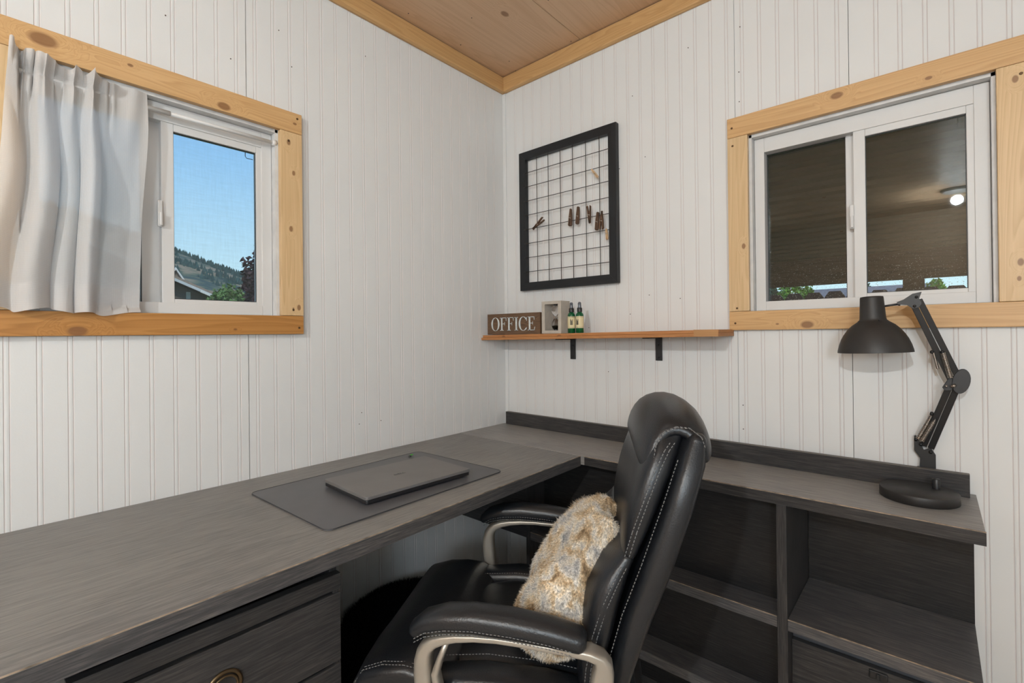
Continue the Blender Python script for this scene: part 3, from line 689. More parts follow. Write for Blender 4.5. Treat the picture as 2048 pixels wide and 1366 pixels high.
for (a, b) in ((-.09, -.08), (-.072, -.062), (-.05, -.04)):
    mb = MB(); mb.box(a, b, -.1716, -.169, .007, .0105); mb.build('port', M_RUBBER, bs)
mb = MB(); mb.tube([(-.112, -.15, .011), (-.112, .15, .011)], .0035, 10); mb.build('hinge', M_LAPD, lp)
for sx in (-.09, .09):
    for sy in (-.14, .14): mb = MB(); mb.box(sx-.008, sx+.008, sy-.02, sy+.02, 0, .004); mb.build('rubber_foot', M_RUBBER, lp)
# emblem on the lid: a ring with slanted letters
def text_mesh(body, size, ext, name, mat, parent, mw, font_scale_x=1.0, shear=0, offset=0):
    c = bpy.data.curves.new(name, 'FONT'); c.body = body; c.size = size; c.extrude = ext; c.align_x = 'CENTER'; c.align_y = 'CENTER'; c.shear = shear; c.offset = offset
    o = bpy.data.objects.new(name, c); COL.objects.link(o)
    dg = bpy.context.evaluated_depsgraph_get(); me = bpy.data.meshes.new_from_object(o.evaluated_get(dg))
    bpy.data.objects.remove(o); me.name = name
    me.transform(mw @ Matrix.Scale(font_scale_x, 4, (1, 0, 0))); o = link(name, me, parent); me.materials.clear(); me.materials.append(mat); return o
M_EMB = plain('dark_emblem', (.035, .035, .036), .25)
text_mesh('DELL', .013, .0002, 'emblem', M_EMB, lp, Matrix.Translation((0, 0, .0216)) @ Matrix.Rotation(pi/2, 4, 'Z'), 1.25)
# green-topped small pen cap behind the laptop
gn = tag(empty('earbud_tip', (.176, -.700, .7505), .6), 'tiny green topped black cap behind the laptop', 'cap')
mb = MB(); mb.lathe([(.0045, 0), (.005, .002), (.0045, .006), (.003, .008)], 14); mb.build('body', M_RUBBER, gn)
mb = MB(); mb.tube([(0, 0, .007), (.004, .004, .009), (.009, .006, .009)], .002, 8); mb.build('green_tip', plain('bright_green', (.06, .42, .03), .5), gn)

# ------------------------------------------------------------------ desk lamp
def P2(x, y, z): return Vector((x, y, z))
lamp = tag(empty('desk_lamp', (1.534, -.013, .80)), 'black adjustable arm desk lamp rising behind the desk backsplash', 'desk lamp')
O = lamp.location
def loc(v): return Vector(v)-O
Bm, El, Tp = Vector((1.537, -.016, .862)), Vector((1.594, -.062, 1.046)), Vector((1.519, -.105, 1.252))
Sh = Vector((1.434, -.118, 1.118))
def bar(mb, a, b, w, t, nrm=Vector((0, -1, 0)), ends=True):
    a = Vector(a); b = Vector(b); d = (b-a).normalized(); s = d.cross(nrm).normalized(); n2 = s.cross(d).normalized()
    v = []
    for p in (a, b):
        for (i, j) in ((-1, -1), (1, -1), (1, 1), (-1, 1)): v.append(p+s*w/2*i+n2*t/2*j)
    mb.add([loc(q) for q in v], [(0, 3, 2, 1), (4, 5, 6, 7), (0, 1, 5, 4), (1, 2, 6, 5), (2, 3, 7, 6), (3, 0, 4, 7)])
off = Vector((.009, -.002, .003))
for nm, a, b in (('lower_arm', Bm, El), ('upper_arm', El, Tp)):
    d = (b-a).normalized(); s = d.cross(Vector((0, -1, 0))).normalized()
    for k, (o1, o2) in enumerate(((-1, -1), (1, 1))):
        mb = MB(); bar(mb, a+s*.0080*o1, b+s*.0072*o2, .0135, .011); mb.build(nm, M_BLK, lamp, bev=.001)
def rod_(mb, p, q, r, n=10): mb.tube([loc(p), loc(q)], r, n)
def spring(p, q, r=.0044, turns=22, wr=.0014):
    p = Vector(p); q = Vector(q); d = (q-p); L = d.length; d.normalize(); a = d.cross(Vector((0, -1, 0))).normalized(); b = d.cross(a); pts = []
    n = turns*8
    for i in range(n+1):
        w = 2*pi*i/8; pts.append(loc(p+d*(L*i/n)+(a*cos(w)+b*sin(w))*r))
    mb = MB(); mb.tube(pts, wr, 5); return mb.build('spring', M_STEEL, lamp)
dl = (El-Bm).normalized(); du = (Tp-El).normalized()
# bottom bracket
mb = MB()
for y in (-.004, .002):
    mb.prism([(-.014, -.002), (.020, -.002), (.020, .042), (.010, .060), (-.004, .052), (-.020, .090), (-.024, .088), (-.024, .050), (-.012, .030)], 'y', y-.0018, y+.0004)
mb.build('clamp_bracket', M_BLK, lamp)
for (p) in ((-.016, .002), (-.020, .080), (.010, .050), (-.010, .068)):
    mb = MB(); mb.tube([(p[0], -.013, p[1]), (p[0], .004, p[1])], .0042, 12); mb.build('bolt', M_BLK, lamp)
spring(Bm+Vector((-.019, -.010, .020)), Bm+Vector((.010, -.016, .088)))
spring(Bm+Vector((-.011, -.014, .016)), Bm+Vector((.020, -.020, .086)))
# elbow plates
for y in (-.010, .006):
    mb = MB(); n = 22
    pts = [(.017*cos(2*pi*k/n)+.010+.004*sin(2*pi*k/n), .031*sin(2*pi*k/n)) for k in range(n)]
    mb.prism([(El.x-O.x+p[0], El.z-O.z+p[1]) for p in pts], 'y', El.y-O.y+y-.0015, El.y-O.y+y+.0015); mb.build('elbow_plate', M_BLK, lamp, bev=.0008)
mb = MB(); mb.prism([(El.x-O.x+a, El.z-O.z+b) for a, b in ((-.026, -.018), (-.020, -.026), (-.008, -.024), (.004, -.006), (.002, .014), (-.012, .010))], 'y', El.y-O.y-.008, El.y-O.y+.004); mb.build('elbow_block', M_BLK, lamp, bev=.001)
mb = MB(); rod_(mb, El+Vector((-.018, -.020, -.013)), El+Vector((-.018, .008, -.013)), .0028); rod_(mb, El+Vector((-.006, -.022, -.012)), El+Vector((-.002, -.012, -.010)), .004); mb.build('elbow_pin', M_STEEL, lamp)
spring(El+Vector((-.010, -.016, .008)), El+du*.078+Vector((.002, -.014, 0)))
spring(El+Vector((-.034, -.008, .030)), El+du*.078+Vector((-.016, -.010, 0)), r=.0022)
for q in (El+du*.080+Vector((.002, 0, 0)), El+du*.080+Vector((-.018, 0, 0)), Bm+Vector((.010, -.006, .092)), Bm+Vector((.022, -.006, .090))):
    mb = MB(); rod_(mb, q+Vector((0, -.018, 0)), q+Vector((0, .006, 0)), .0042, 12); mb.build('bolt', M_BLK, lamp)
# head bracket
mb = MB()
for y in (-.007, .007):
    hb = [(.012, .022), (.007, .006), (.012, -.008), (.006, -.018), (-.006, -.020), (-.018, -.010), (-.036, -.008), (-.038, -.002), (-.024, .004), (-.006, .018)]
    mb.prism([(Tp.x-O.x+p[0], Tp.z-O.z+p[1]) for p in hb], 'y', Tp.y-O.y+y-.001, Tp.y-O.y+y+.001)
mb.build('head_bracket', M_BLK, lamp)
for p in ((.002, .009), (-.002, -.014)): mb = MB(); rod_(mb, Tp+Vector((p[0], -.011, p[1])), Tp+Vector((p[0], .011, p[1])), .0034, 12); mb.build('bolt', M_BLK, lamp)
mb = MB(); rod_(mb, Tp+Vector((-.028, 0, -.006)), Vector((Sh.x+.020, Sh.y, Tp.z-.012)), .0028); rod_(mb, Tp+Vector((-.034, 0, -.006)), Tp+Vector((-.030, 0, -.007)), .0055); mb.build('head_stem', M_BLK, lamp)
# shade
Xs = Matrix.Translation(loc(Sh)) @ Matrix.Rotation(radians(-2.0), 4, 'Y')
prof = [(.0825, .000), (.0818, .006), (.0785, .020), (.073, .0355), (.0665, .048), (.058, .061), (.047, .073), (.036, .081), (.0305, .0855), (.0290, .091), (.0258, .145), (.0248, .1485), (.020, .1495), (.0005, .1495)]
mb = MB(); mb.lathe(prof, 56, xf=Xs, caps=(False, False))
inn = [(r-.0016, z) for r, z in prof[:9]]+[(.020, .087), (.0005, .087)]
mb.lathe(inn, 56, mi=1, xf=Xs, caps=(False, False)); mb.lathe([(.0825, 0), (.0809, 0)], 56, mi=0, xf=Xs, caps=(False, False))
mb.build('shade', [M_BLKR, plain('shade_inside', (.55, .53, .50), .5)], lamp)
for k in range(4):
    a = k*pi/2+.5; mb = MB(); mb.lathe([(.003, 0), (.002, .002)], 10, xf=Xs @ Matrix.Translation((.033*cos(a), .033*sin(a), .0832))); mb.build('rivet', M_BLK, lamp)
mb = MB(); mb.lathe([(.012, .075), (.014, .05), (.022, .035), (.024, .02), (.015, .006), (.0005, .003)], 20, xf=Xs); mb.build('bulb', plain('frosted_bulb', (.8, .8, .78), .3), lamp)
lb = tag(empty('lamp_base', (1.520, -.1345, .7506)), 'round black weighted lamp foot with short post on the desk', 'lamp base')
mb = MB(); mb.lathe([(.0765, 0), (.079, .002), (.079, .022), (.0775, .0245), (.0005, .0252)], 56, caps=(True, False)); mb.build('disc', M_BLKR, lb)
mb = MB(); mb.lathe([(.008, .024), (.008, .049), (.0072, .050), (.0005, .050)], 20, xf=Matrix.Translation((.034, .028, 0))); mb.build('post', M_BLK, lb)

# ------------------------------------------------------------------ wall shelf and its things
sh = tag(empty('wall_shelf', (0, 0, 0)), 'cedar wall shelf under the wire grid, on two black brackets', 'shelf')
def shz(x): return 1.150+.012*x
mb = MB()
x0, x1 = .002, 1.045
mb.prism([(x0, shz(x0)), (x1, shz(x1)), (x1, shz(x1)+.011), (x0, shz(x0)+.011)], 'y', -.168, -.0035)
mb.build('lower_board', M_SHELF, sh, bev=.001)
mb = MB(); mb.prism([(x0, shz(x0)+.0112), (x1, shz(x1)+.0112), (x1, shz(x1)+.022), (x0, shz(x0)+.022)], 'y', -.158, -.0035); mb.build('upper_board', M_SHELF, sh, bev=.001)
mb = MB(); mb.prism([(x1-.075, shz(x1)-.0), (x1+.002, shz(x1)-.0), (x1+.002, shz(x1)+.0222), (x1-.075, shz(x1)+.0222)], 'y', -.1685, -.1678); mb.build('pale_end_patch', wood('pale_end', (.50, .27, .11), (.32, .15, .06), 'x', .6, 1), sh)
for bx in (.392, .778):
    zt = shz(bx)
    b_ = tag(empty('shelf_bracket', (bx, 0, zt)), None)
    b_.parent = sh
    mb = MB(); mb.box(-.013, .013, -.0065, -.0035, -.088, -.001, .0008); mb.build('upright_plate', M_BLK, b_)
    mb = MB(); mb.box(-.013, .013, -.115, -.0065, -.0040, -.0008, .0008); mb.build('top_plate', M_BLK, b_)
    for z in (-.076, -.03): mb = MB(); mb.tube([(0, -.0064, z), (0, -.0085, z)], .0035, 10); mb.build('screw', M_RUBBER, b_)
T = lambda x: shz(x)+.0222
# OFFICE sign
sg = tag(empty('office_sign', (0, 0, 0)), 'brown barnwood block reading OFFICE on the shelf', 'sign')
a_ = math.atan(.012)
mb = MB(); mb.box(.024, .327, -.149, -.124, T(.17)+.0008, T(.17)+.0925, .0012); mb.build('block', M_SIGN, sg)
def serif_letters():
    # hand-built thin serif capitals, unit height, as polygon lists
    def rect(a, b, c, d): return [(a, b), (c, b), (c, d), (a, d)]
    def arc(cx, cy, rx, ry, t0, t1, th, n=26):
        # stroke that is thick at the sides, thin at top and foot
        o = []; i = []
        for k in range(n+1):
            a = t0+(t1-t0)*k/n; w = th*(.32+.68*abs(cos(a))**1.3)
            o.append((cx+rx*cos(a), cy+ry*sin(a))); i.append((cx+(rx-w)*cos(a), cy+(ry-w*.55)*sin(a)))
        return [[o[k], o[k+1], i[k+1], i[k]] for k in range(n)]
    s, w = .045, .135
    Ffn = [rect(.10, 0, .10+w, 1), rect(.0, 0, .34, s), rect(.0, 1-s, .62, 1), [(.57, 1), (.62, 1), (.64, .74), (.61, .74)], rect(.2, .50, .47, .50+s), [(.455, .40), (.475, .40), (.475, .66), (.455, .66)]]
    Efn = [rect(.10, 0, .10+w, 1), rect(.0, 0, .62, s), rect(.0, 1-s, .60, 1), [(.55, 1), (.60, 1), (.62, .76), (.59, .76)], rect(.2, .50, .46, .50+s), [(.445, .41), (.465, .41), (.465, .65), (.445, .65)], [(.57, 0), (.62, 0), (.67, .26), (.64, .26)]]
    Ifn = [rect(.10, 0, .10+w, 1), rect(.0, 0, .335, s), rect(.0, 1-s, .335, 1)]
    Ofn = arc(.43, .5, .43, .52, 0, 2*pi, .15, 44)
    Cfn = arc(.43, .5, .43, .52, radians(42), radians(318), .15, 36)+[[(.73, .97), (.77, .97), (.78, .70), (.75, .70)], [(.70, .06), (.74, .10), (.78, .22), (.755, .24)]]
    return [(Ofn, .86), (Ffn, .66), (Ffn, .66), (Ifn, .34), (Cfn, .80), (Efn, .68)]
L6 = serif_letters(); h_ = .058; gap = .075
tot = sum(w for _, w in L6)+gap*5; kx = (.252/h_)/tot
cx = .040+.010
for polys, w in L6:
    mb = MB()
    for p in polys:
        q = [(cx+a*h_*kx, T(.17)+.0175+b*h_) for a, b in p]
        ar = sum(q[i][0]*q[(i+1) % len(q)][1]-q[(i+1) % len(q)][0]*q[i][1] for i in range(len(q)))
        mb.prism(q if ar > 0 else q[::-1], 'y', -.1512, -.1488)
    mb.build('letter', M_LETTER, sg); cx += (w+gap)*h_*kx
# hourglass in a block
hx0, hx1, hz = .334, .432, T(.38)+.0006
hg = tag(empty('hourglass', ((hx0+hx1)/2, -.115, hz)), 'small hourglass set in a taupe concrete block frame', 'hourglass')
w2, hh, dd = (hx1-hx0)/2, .132, .031
mb = MB(); t = .0155
mb.box(-w2, -w2+t, -dd, dd, 0, hh, .0008); mb.box(w2-t, w2, -dd, dd, 0, hh, .0008); mb.box(-w2+t, w2-t, -dd, dd, 0, t*.8, 0); mb.box(-w2+t, w2-t, -dd, dd, hh-t*.8, hh, 0)
mb.build('block_frame', M_CONC, hg)
M_CLEAR, t_, b_ = base('clear_glass'); b_.inputs['Roughness'].default_value = .02; b_.inputs['Transmission Weight'].default_value = 1; b_.inputs['IOR'].default_value = 1.3
hp = [(.006, .0155), (.014, .021), (.0175, .032), (.016, .046), (.009, .057), (.0025, .066), (.009, .075), (.016, .086), (.0175, .1), (.014, .111), (.006, .1165)]
mb = MB(); mb.lathe(hp, 28); mb.build('glass_bulbs', M_CLEAR, hg)
mb = MB(); mb.lathe([(.005, .0165), (.013, .0215), (.0163, .031), (.0005, .034)], 24, caps=(True, False)); mb.build('sand', M_SAND, hg)
for z in (.0128, .1148): mb = MB(); mb.lathe([(.0085, 0), (.0085, .0045)], 20, xf=Matrix.Translation((0, 0, z))); mb.build('end_cap', M_RUBBER, hg)
# two spray bottles
def bottle(x, y, rz, label):
    r = tag(empty('spray_bottle', (x, y, T(x)+.0005), rz), label, 'bottle', 'green spray bottles on the shelf')
    mb = MB(); mb.lathe([(.0145, 0), (.0155, .0015), (.0155, .068), (.0142, .075), (.009, .0815), (.0075, .084), (.0075, .087)], 28); mb.build('bottle_body', M_GREENG, r)
    mb = MB(); mb.lathe([(.01575, .019), (.01575, .066)], 28, caps=(False, False)); lb_ = mb.build('paper_label', M_LABEL, r)
    for k, z in enumerate((.0225, .0625)): mb = MB(); mb.lathe([(.0159, z), (.0159, z+.0009)], 28, caps=(False, False)); mb.build('label_border', M_INK, lb_)
    for k in range(4):
        mb = MB(); X = Matrix.Rotation(-pi/2+.1+(-.28+.16*k), 4, 'Z'); mb.box(.0157, .0160, -.0011, .0011, .032, .032+[.024, .020, .016, .022][k], xf=X); mb.build('label_text', M_INK, lb_)
    mb = MB(); mb.lathe([(.0098, .083), (.0102, .085), (.0102, .098), (.0085, .100)], 24); mb.build('collar', M_RUBBER, r)
    mb = MB(); mb.lathe([(.0075, .099), (.0065, .108), (.0062, .119), (.0040, .1225)], 20); mb.tube([(0, 0, .115), (0, -.0085, .115)], .0022, 8); mb.build('spray_cap', M_SPRAY, r)
    return r
bottle(.463, -.118, .5, 'green spray bottle beside the hourglass block, left of its twin')
bottle(.498, -.112, -.15, 'green spray bottle standing at the right end of the shelf items')

# ------------------------------------------------------------------ wire grid
gr = tag(empty('wire_grid_board', (0, 0, 0)), 'black framed wire grid hung on the far wall with wooden pegs', 'wall grid')
gx0, gx1, gz0, gz1, gw = .118, .620, 1.375, 2.010, .036
Y0, Y1 = -.026, -.004
for q in (((gx0, gz0), (gx0+gw, gz0+gw), (gx0+gw, gz1-gw), (gx0, gz1)), ((gx1, gz0), (gx1, gz1), (gx1-gw, gz1-gw), (gx1-gw, gz0+gw))):
    mb = MB(); mb.prism(q, 'y', Y0, Y1); mb.build('frame_rail', M_FRAMEBLK, gr, bev=.0008)
M_FBX = wood('black_frame_wood_x', (.014, .016, .019), (.006, .006, .007), 'x', .45, 1.4, contrast=.9, rings=False, bump=.4)
for q in (((gx0, gz0), (gx1, gz0), (gx1-gw, gz0+gw), (gx0+gw, gz0+gw)), ((gx0, gz1), (gx0+gw, gz1-gw), (gx1-gw, gz1-gw), (gx1, gz1))):
    mb = MB(); mb.prism(q, 'y', Y0, Y1); mb.build('frame_rail', M_FBX, gr, bev=.0008)
vx = [.219, .283, .348, .412, .477, .542]; hz_ = [1.912-.0646*k for k in range(8)]
for x in vx: mb = MB(); mb.tube([(x, -.0225, gz0+gw-.004), (x, -.0225, gz1-gw+.004)], .0015, 7); mb.build('wire', M_WIRE, gr)
for z in hz_: mb = MB(); mb.tube([(gx0+gw-.010, -.0255, z), (gx1-gw+.004, -.0255, z)], .0015, 7); mb.build('wire', M_WIRE, gr)
# pegs
def peg(cx, cz, ang, mat, label, opened=.10, L=.074, yw=.006, split=True, group='dark wooden pegs on the wire grid'):
    r = empty('clothespin', (cx, -.0305, cz)); r.rotation_euler = (0, ang, 0)
    tag(r, label, 'clothespin', group)
    for sx in (-1, 1):
        mb = MB(); X = Matrix.Rotation(-sx*opened, 4, 'Y')
        mb.prism([(sx*.0005, -L/2), (sx*.0062, -L/2+.004), (sx*.0068, 0), (sx*.0058, L/2-.003), (sx*.002, L/2), (sx*.0012, .004), (sx*.0022, -.004), (sx*.0005, -.012)], 'y', -.0045, .0045, xf=X)
        mb.build('prong', mat, r)
    mb = MB(); mb.tube([(-.004, -.0052, -.002), (.004, -.0052, -.002), (.004, .0052, -.004), (-.004, .0052, -.004)], .0011, 6, closed=True); mb.tube([(-.0045, -.0052, .0), (.0045, -.0052, -.006)], .001, 6); mb.build('spring', M_STEEL, r)
    if L < .06: r.scale = (.62, .8, 1)
    return r
peg(.231, 1.668, radians(58), M_PINB, 'dark peg tilted far over at the left side of the grid', -.14)
peg(.404, 1.667, radians(4), M_PINB, 'dark peg just left of the fourth upright wire', .07)
peg(.441, 1.669, radians(5), M_PINB, 'dark peg just right of the fourth upright wire', .03)
peg(.497, 1.664, radians(-3), M_PINB, 'dark V-shaped open peg between the pair and the crossed pegs', -.10)
peg(.534, 1.630, radians(6), M_PINB, 'dark peg leaning against its neighbour, the left of the crossed two', .03)
p_ = peg(.560, 1.628, radians(3), M_PINB, 'dark peg crossed over another beside the small pale one', .12); p_.location.y = -.040
peg(.525, 1.826, radians(-36), M_PINL, 'small pale peg slanting near the top right of the grid', .06, .052, group='small pale pegs on the wire grid')
p_ = peg(.577, 1.571, radians(176), M_PINL, 'small pale peg hanging below the crossed dark pegs', -.08, .046, group='small pale pegs on the wire grid')

# ------------------------------------------------------------------ office chair (local: x = back, y = away from camera, z up)
CH = tag(empty('office_chair', (.70, -.91, 0), radians(31)), 'black leather executive office chair with champagne metal arms at the desk', 'office chair')
def wr(am, sc, seed=0):
    return lambda p: Vector((0, 0, 1))*am*noise.noise(Vector((p.x*sc+seed, p.y*sc, p.z*sc)))
def stitch(pts, name, parent, dash=.0045, gap=.0026, r=.0009):
    mb = MB(); pts = [Vector(p) for p in pts]; acc = 0
    for a, b in zip(pts[:-1], pts[1:]):
        L = (b-a).length; d = (b-a)/L if L else Vector(); t = 0
        while t < L:
            e_ = min(t+dash, L); mb.tube([a+d*t, a+d*e_], r, 4); t += dash+gap
    return tag(mb.build(name, M_STITCH, parent), kind='stuff')
# seat
mb = MB()
mb.sweep([(-.150, .430, .235, .035), (-.05, .443, .245, .045), (.1, .445, .245, .048), (.25, .445, .240, .048), (.34, .448, .225, .045)], 40, 3.2); mb.build('seat', M_LEATHER, CH)
mb = MB()
fr_ = [(-.158, .395), (-.185, .425), (-.193, .460), (-.172, .492), (-.130, .508), (-.085, .512), (-.045, .507), (-.020, .492)]
mb.sweep([(u+.012, z-.010, .245, .026+.004*(i in (3, 4, 5))) for i, (u, z) in enumerate(fr_)], 44, 3.6, disp=lambda p: Vector((0, 0, .006*noise.noise(p*14))))
fb = mb.build('front_bolster', M_LEATHER, CH)
for dv in (.0, .010):
    stitch([(u+.008, -.236+dv, z+.012) for u, z in fr_[1:]], 'stitching', fb)
def pad_disp(p): return Vector((0, 0, .007*noise.noise(Vector((p.x*9, p.y*9, 1)))-.004*abs(sin(p.y*16))*(p.z > .49)))
mb = MB(); mb.sweep([(.012, .480, .165, .028), (.08, .484, .172, .032), (.18, .482, .172, .032), (.28, .478, .165, .028)], 44, 3.4, disp=pad_disp); sp_ = mb.build('seat_pad', M_LEATHER, CH)
for sgv in (-1, 1):
    mb = MB(); mb.sweep([(-.005, .482, .034, .028), (.08, .488, .038, .032), (.2, .486, .038, .032), (.30, .480, .034, .026)], 28, 2.8)
    o = mb.build('side_bolster', M_LEATHER, CH); o.location = (0, sgv*.208, 0)
    stitch([(-.01, sgv*.172, .509), (.08, sgv*.169, .519), (.2, sgv*.169, .517), (.30, sgv*.172, .507)], 'stitching', CH)
# backrest shell
sh_path = [(.330, .470), (.352, .560), (.378, .650), (.414, .745), (.454, .860), (.480, .940), (.490, .968)]
def wv(i, n, w0=.235, w1=.222): return w0+(w1-w0)*i/n
mb = MB()
st = []
for i, (u, z) in enumerate(sh_path):
    st.append((u, z, [.205, .225, .238, .242, .240, .228, .205][i], [.026, .030, .032, .033, .032, .030, .024][i]))
mb.sweep(st, 40, 4.2); shell = mb.build('back_shell', M_LEATHER, CH)
stitch([(u-.030, -.2335+(.0 if i < 5 else .01*(i-4)), z+.010) for i, (u, z) in enumerate(sh_path[1:-1])], 'stitching', shell)
# upper pad with rolled headrest
up_path = [(.366, .770), (.380, .815), (.400, .870), (.422, .930), (.438, .965), (.448, .980)]
mb = MB(); st = [(u, z, a, b) for (u, z), a, b in zip(up_path, [.222, .230, .230, .220, .200, .180], [.020, .030, .034, .034, .034, .030])]
def dp(p): return Vector((-.008*noise.noise(Vector((2, p.y*7, p.z*11))), 0, 0))
mb.sweep(st, 44, 3.8, disp=dp); upad = mb.build('upper_back_pad', M_LEATHER, CH, sub=1)
mb = MB()
hr = [(.408, .950), (.413, .976), (.427, .998), (.450, 1.010), (.474, 1.008), (.494, .992), (.500, .972)]
mb.sweep([(u, z, a, .030) for (u, z), a in zip(hr, [.206, .198, .190, .186, .188, .194, .198])], 44, 2.7, disp=lambda p: Vector((0, 0, .004-.026*(p.y/.2)**2+.004*noise.noise(Vector((p.x*20, p.y*8, p.z*20)))))); hro = mb.build('headrest_roll', M_LEATHER, CH, sub=1)
for d_ in (0, .008):
    stitch([(u-.012+d_, -.238, z) for u, z in up_path], 'stitching', upad)
    stitch([(u*1.0+.002, -.200-d_, z-.008) for i, (u, z) in enumerate(hr)], 'stitching', hro)
# lumbar pad
lu_path = [(.262, .500), (.268, .560), (.280, .620), (.298, .675), (.318, .720), (.334, .748)]
mb = MB(); mb.sweep([(u+.022, z, a, b) for (u, z), a, b in zip(lu_path, [.215, .232, .242, .244, .236, .222], [.026, .034, .038, .038, .032, .022])], 44, 3.4, disp=dp); lum = mb.build('lumbar_pad', M_LEATHER, CH)
for d_ in (0, .009): stitch([(u+.014+d_, -.2425+(.008 if i in (0, 5) else 0), z) for i, (u, z) in enumerate(lu_path)], 'stitching', lum)
# arms
for sgv in (-1, 1):
    v0 = sgv*.272
    mb = MB()
    mb.sweep([(-.030, .628, .024, .014), (-.010, .640, .028, .019), (.03, .650, .030, .0225), (.08, .6535, .030, .0235), (.15, .6505, .030, .0235), (.22, .643, .029, .0225), (.268, .634, .027, .0195)], 28, 2.4)
    ap = mb.build('arm_pad', M_LEATHER, CH); ap.location = (0, v0, 0)
    for k, dz in enumerate((-.006, -.0125)):
        stitch([(u, sgv*-.0005-sgv*0+(-.0302 if True else 0)*1.0, z+dz) for u, z in ((-.028, .628), (-.008, .640), (.03, .648), (.08, .6515), (.15, .6485), (.22, .641), (.262, .633))], 'stitching', ap)
    mb = MB()
    pth = [(.318, .430), (.312, .500), (.308, .560), (.318, .600), (.300, .616), (.215, .618), (.12, .626), (.04, .620), (.000, .608), (-.019, .588), (-.021, .550), (-.016, .48), (.00, .42)]
    hw = [.020, .018, .017, .019, .020, .018, .017, .018, .019, .019, .018, .018, .020]; ht = [.022, .020, .022, .018, .011, .007, .006, .008, .012, .016, .018, .016, .02]
    mb.sweep([(u, z, a, b) for (u, z), a, b in zip(pth, hw, ht)], 24, 3.5, round_ends=False)
    af = mb.build('arm_frame', M_CHAMP, CH, sub=1); af.location = (0, v0, 0)
    if sgv > 0:
        pass
    mb = MB(); mb.sweep([(.030, .612, .012, .005), (.014, .575, .012, .006), (.004, .545, .013, .008), (.012, .50, .014, .009), (.035, .44, .016, .010)], 16, 3, round_ends=False); o = mb.build('arm_strut', M_CHAMP, CH); o.location = (0, v0, 0)
    if sgv > 0: bpy.data.objects.remove(o)
    mb = MB(); mb.tube([(.309, v0+sgv*.012, .548), (.309, v0+sgv*.0195 if sgv > 0 else v0-.0195, .548)], .0085, 18); mb.tube([(.309, v0+sgv*.019, .548), (.309, v0+sgv*.0225, .548)], .0062, 6); mb.build('bolt', M_RUBBER, CH)
    mb = MB(); mb.box(-.03, .33, min(sgv*.18, sgv*.29), max(sgv*.18, sgv*.29), .398, .412, .003); mb.build('arm_mount', M_RUBBER, CH)
# mechanism, column, base
mb = MB(); mb.box(-.06, .26, -.11, .11, .372, .398, .006); mb.box(.22, .40, -.05, .05, .385, .40, .004); mb.build('seat_plate', M_RUBBER, CH)
mb = MB(); mb.lathe([(.028, .10), (.028, .25), (.015, .25), (.015, .375)], 24, xf=Matrix.Translation((.09, 0, 0))); mb.build('gas_column', M_RUBBER, CH)
for k in range(5):
    a = 2*pi*k/5+.3; d = Vector((cos(a), sin(a), 0)); c = Vector((.09, 0, 0))
    mb = MB(); mb.tube([c+d*.02+Vector((0, 0, .115)), c+d*.15+Vector((0, 0, .10)), c+d*.27+Vector((0, 0, .075))], [.026, .020, .015], 12); leg = mb.build('base_leg', M_CHAMP, CH)
    w = c+d*.27; sd = Vector((-d.y, d.x, 0))
    for q in (-1, 1):
        mb = MB(); mb.tube([w+sd*.006*q+Vector((0, 0, .026)), w+sd*.022*q+Vector((0, 0, .026))], .026, 18); mb.build('caster_wheel', M_RUBBER, leg)
    mb = MB(); mb.tube([w+Vector((0, 0, .03)), w+Vector((0, 0, .075))], .006, 8); mb.build('caster_stem', M_RUBBER, leg)

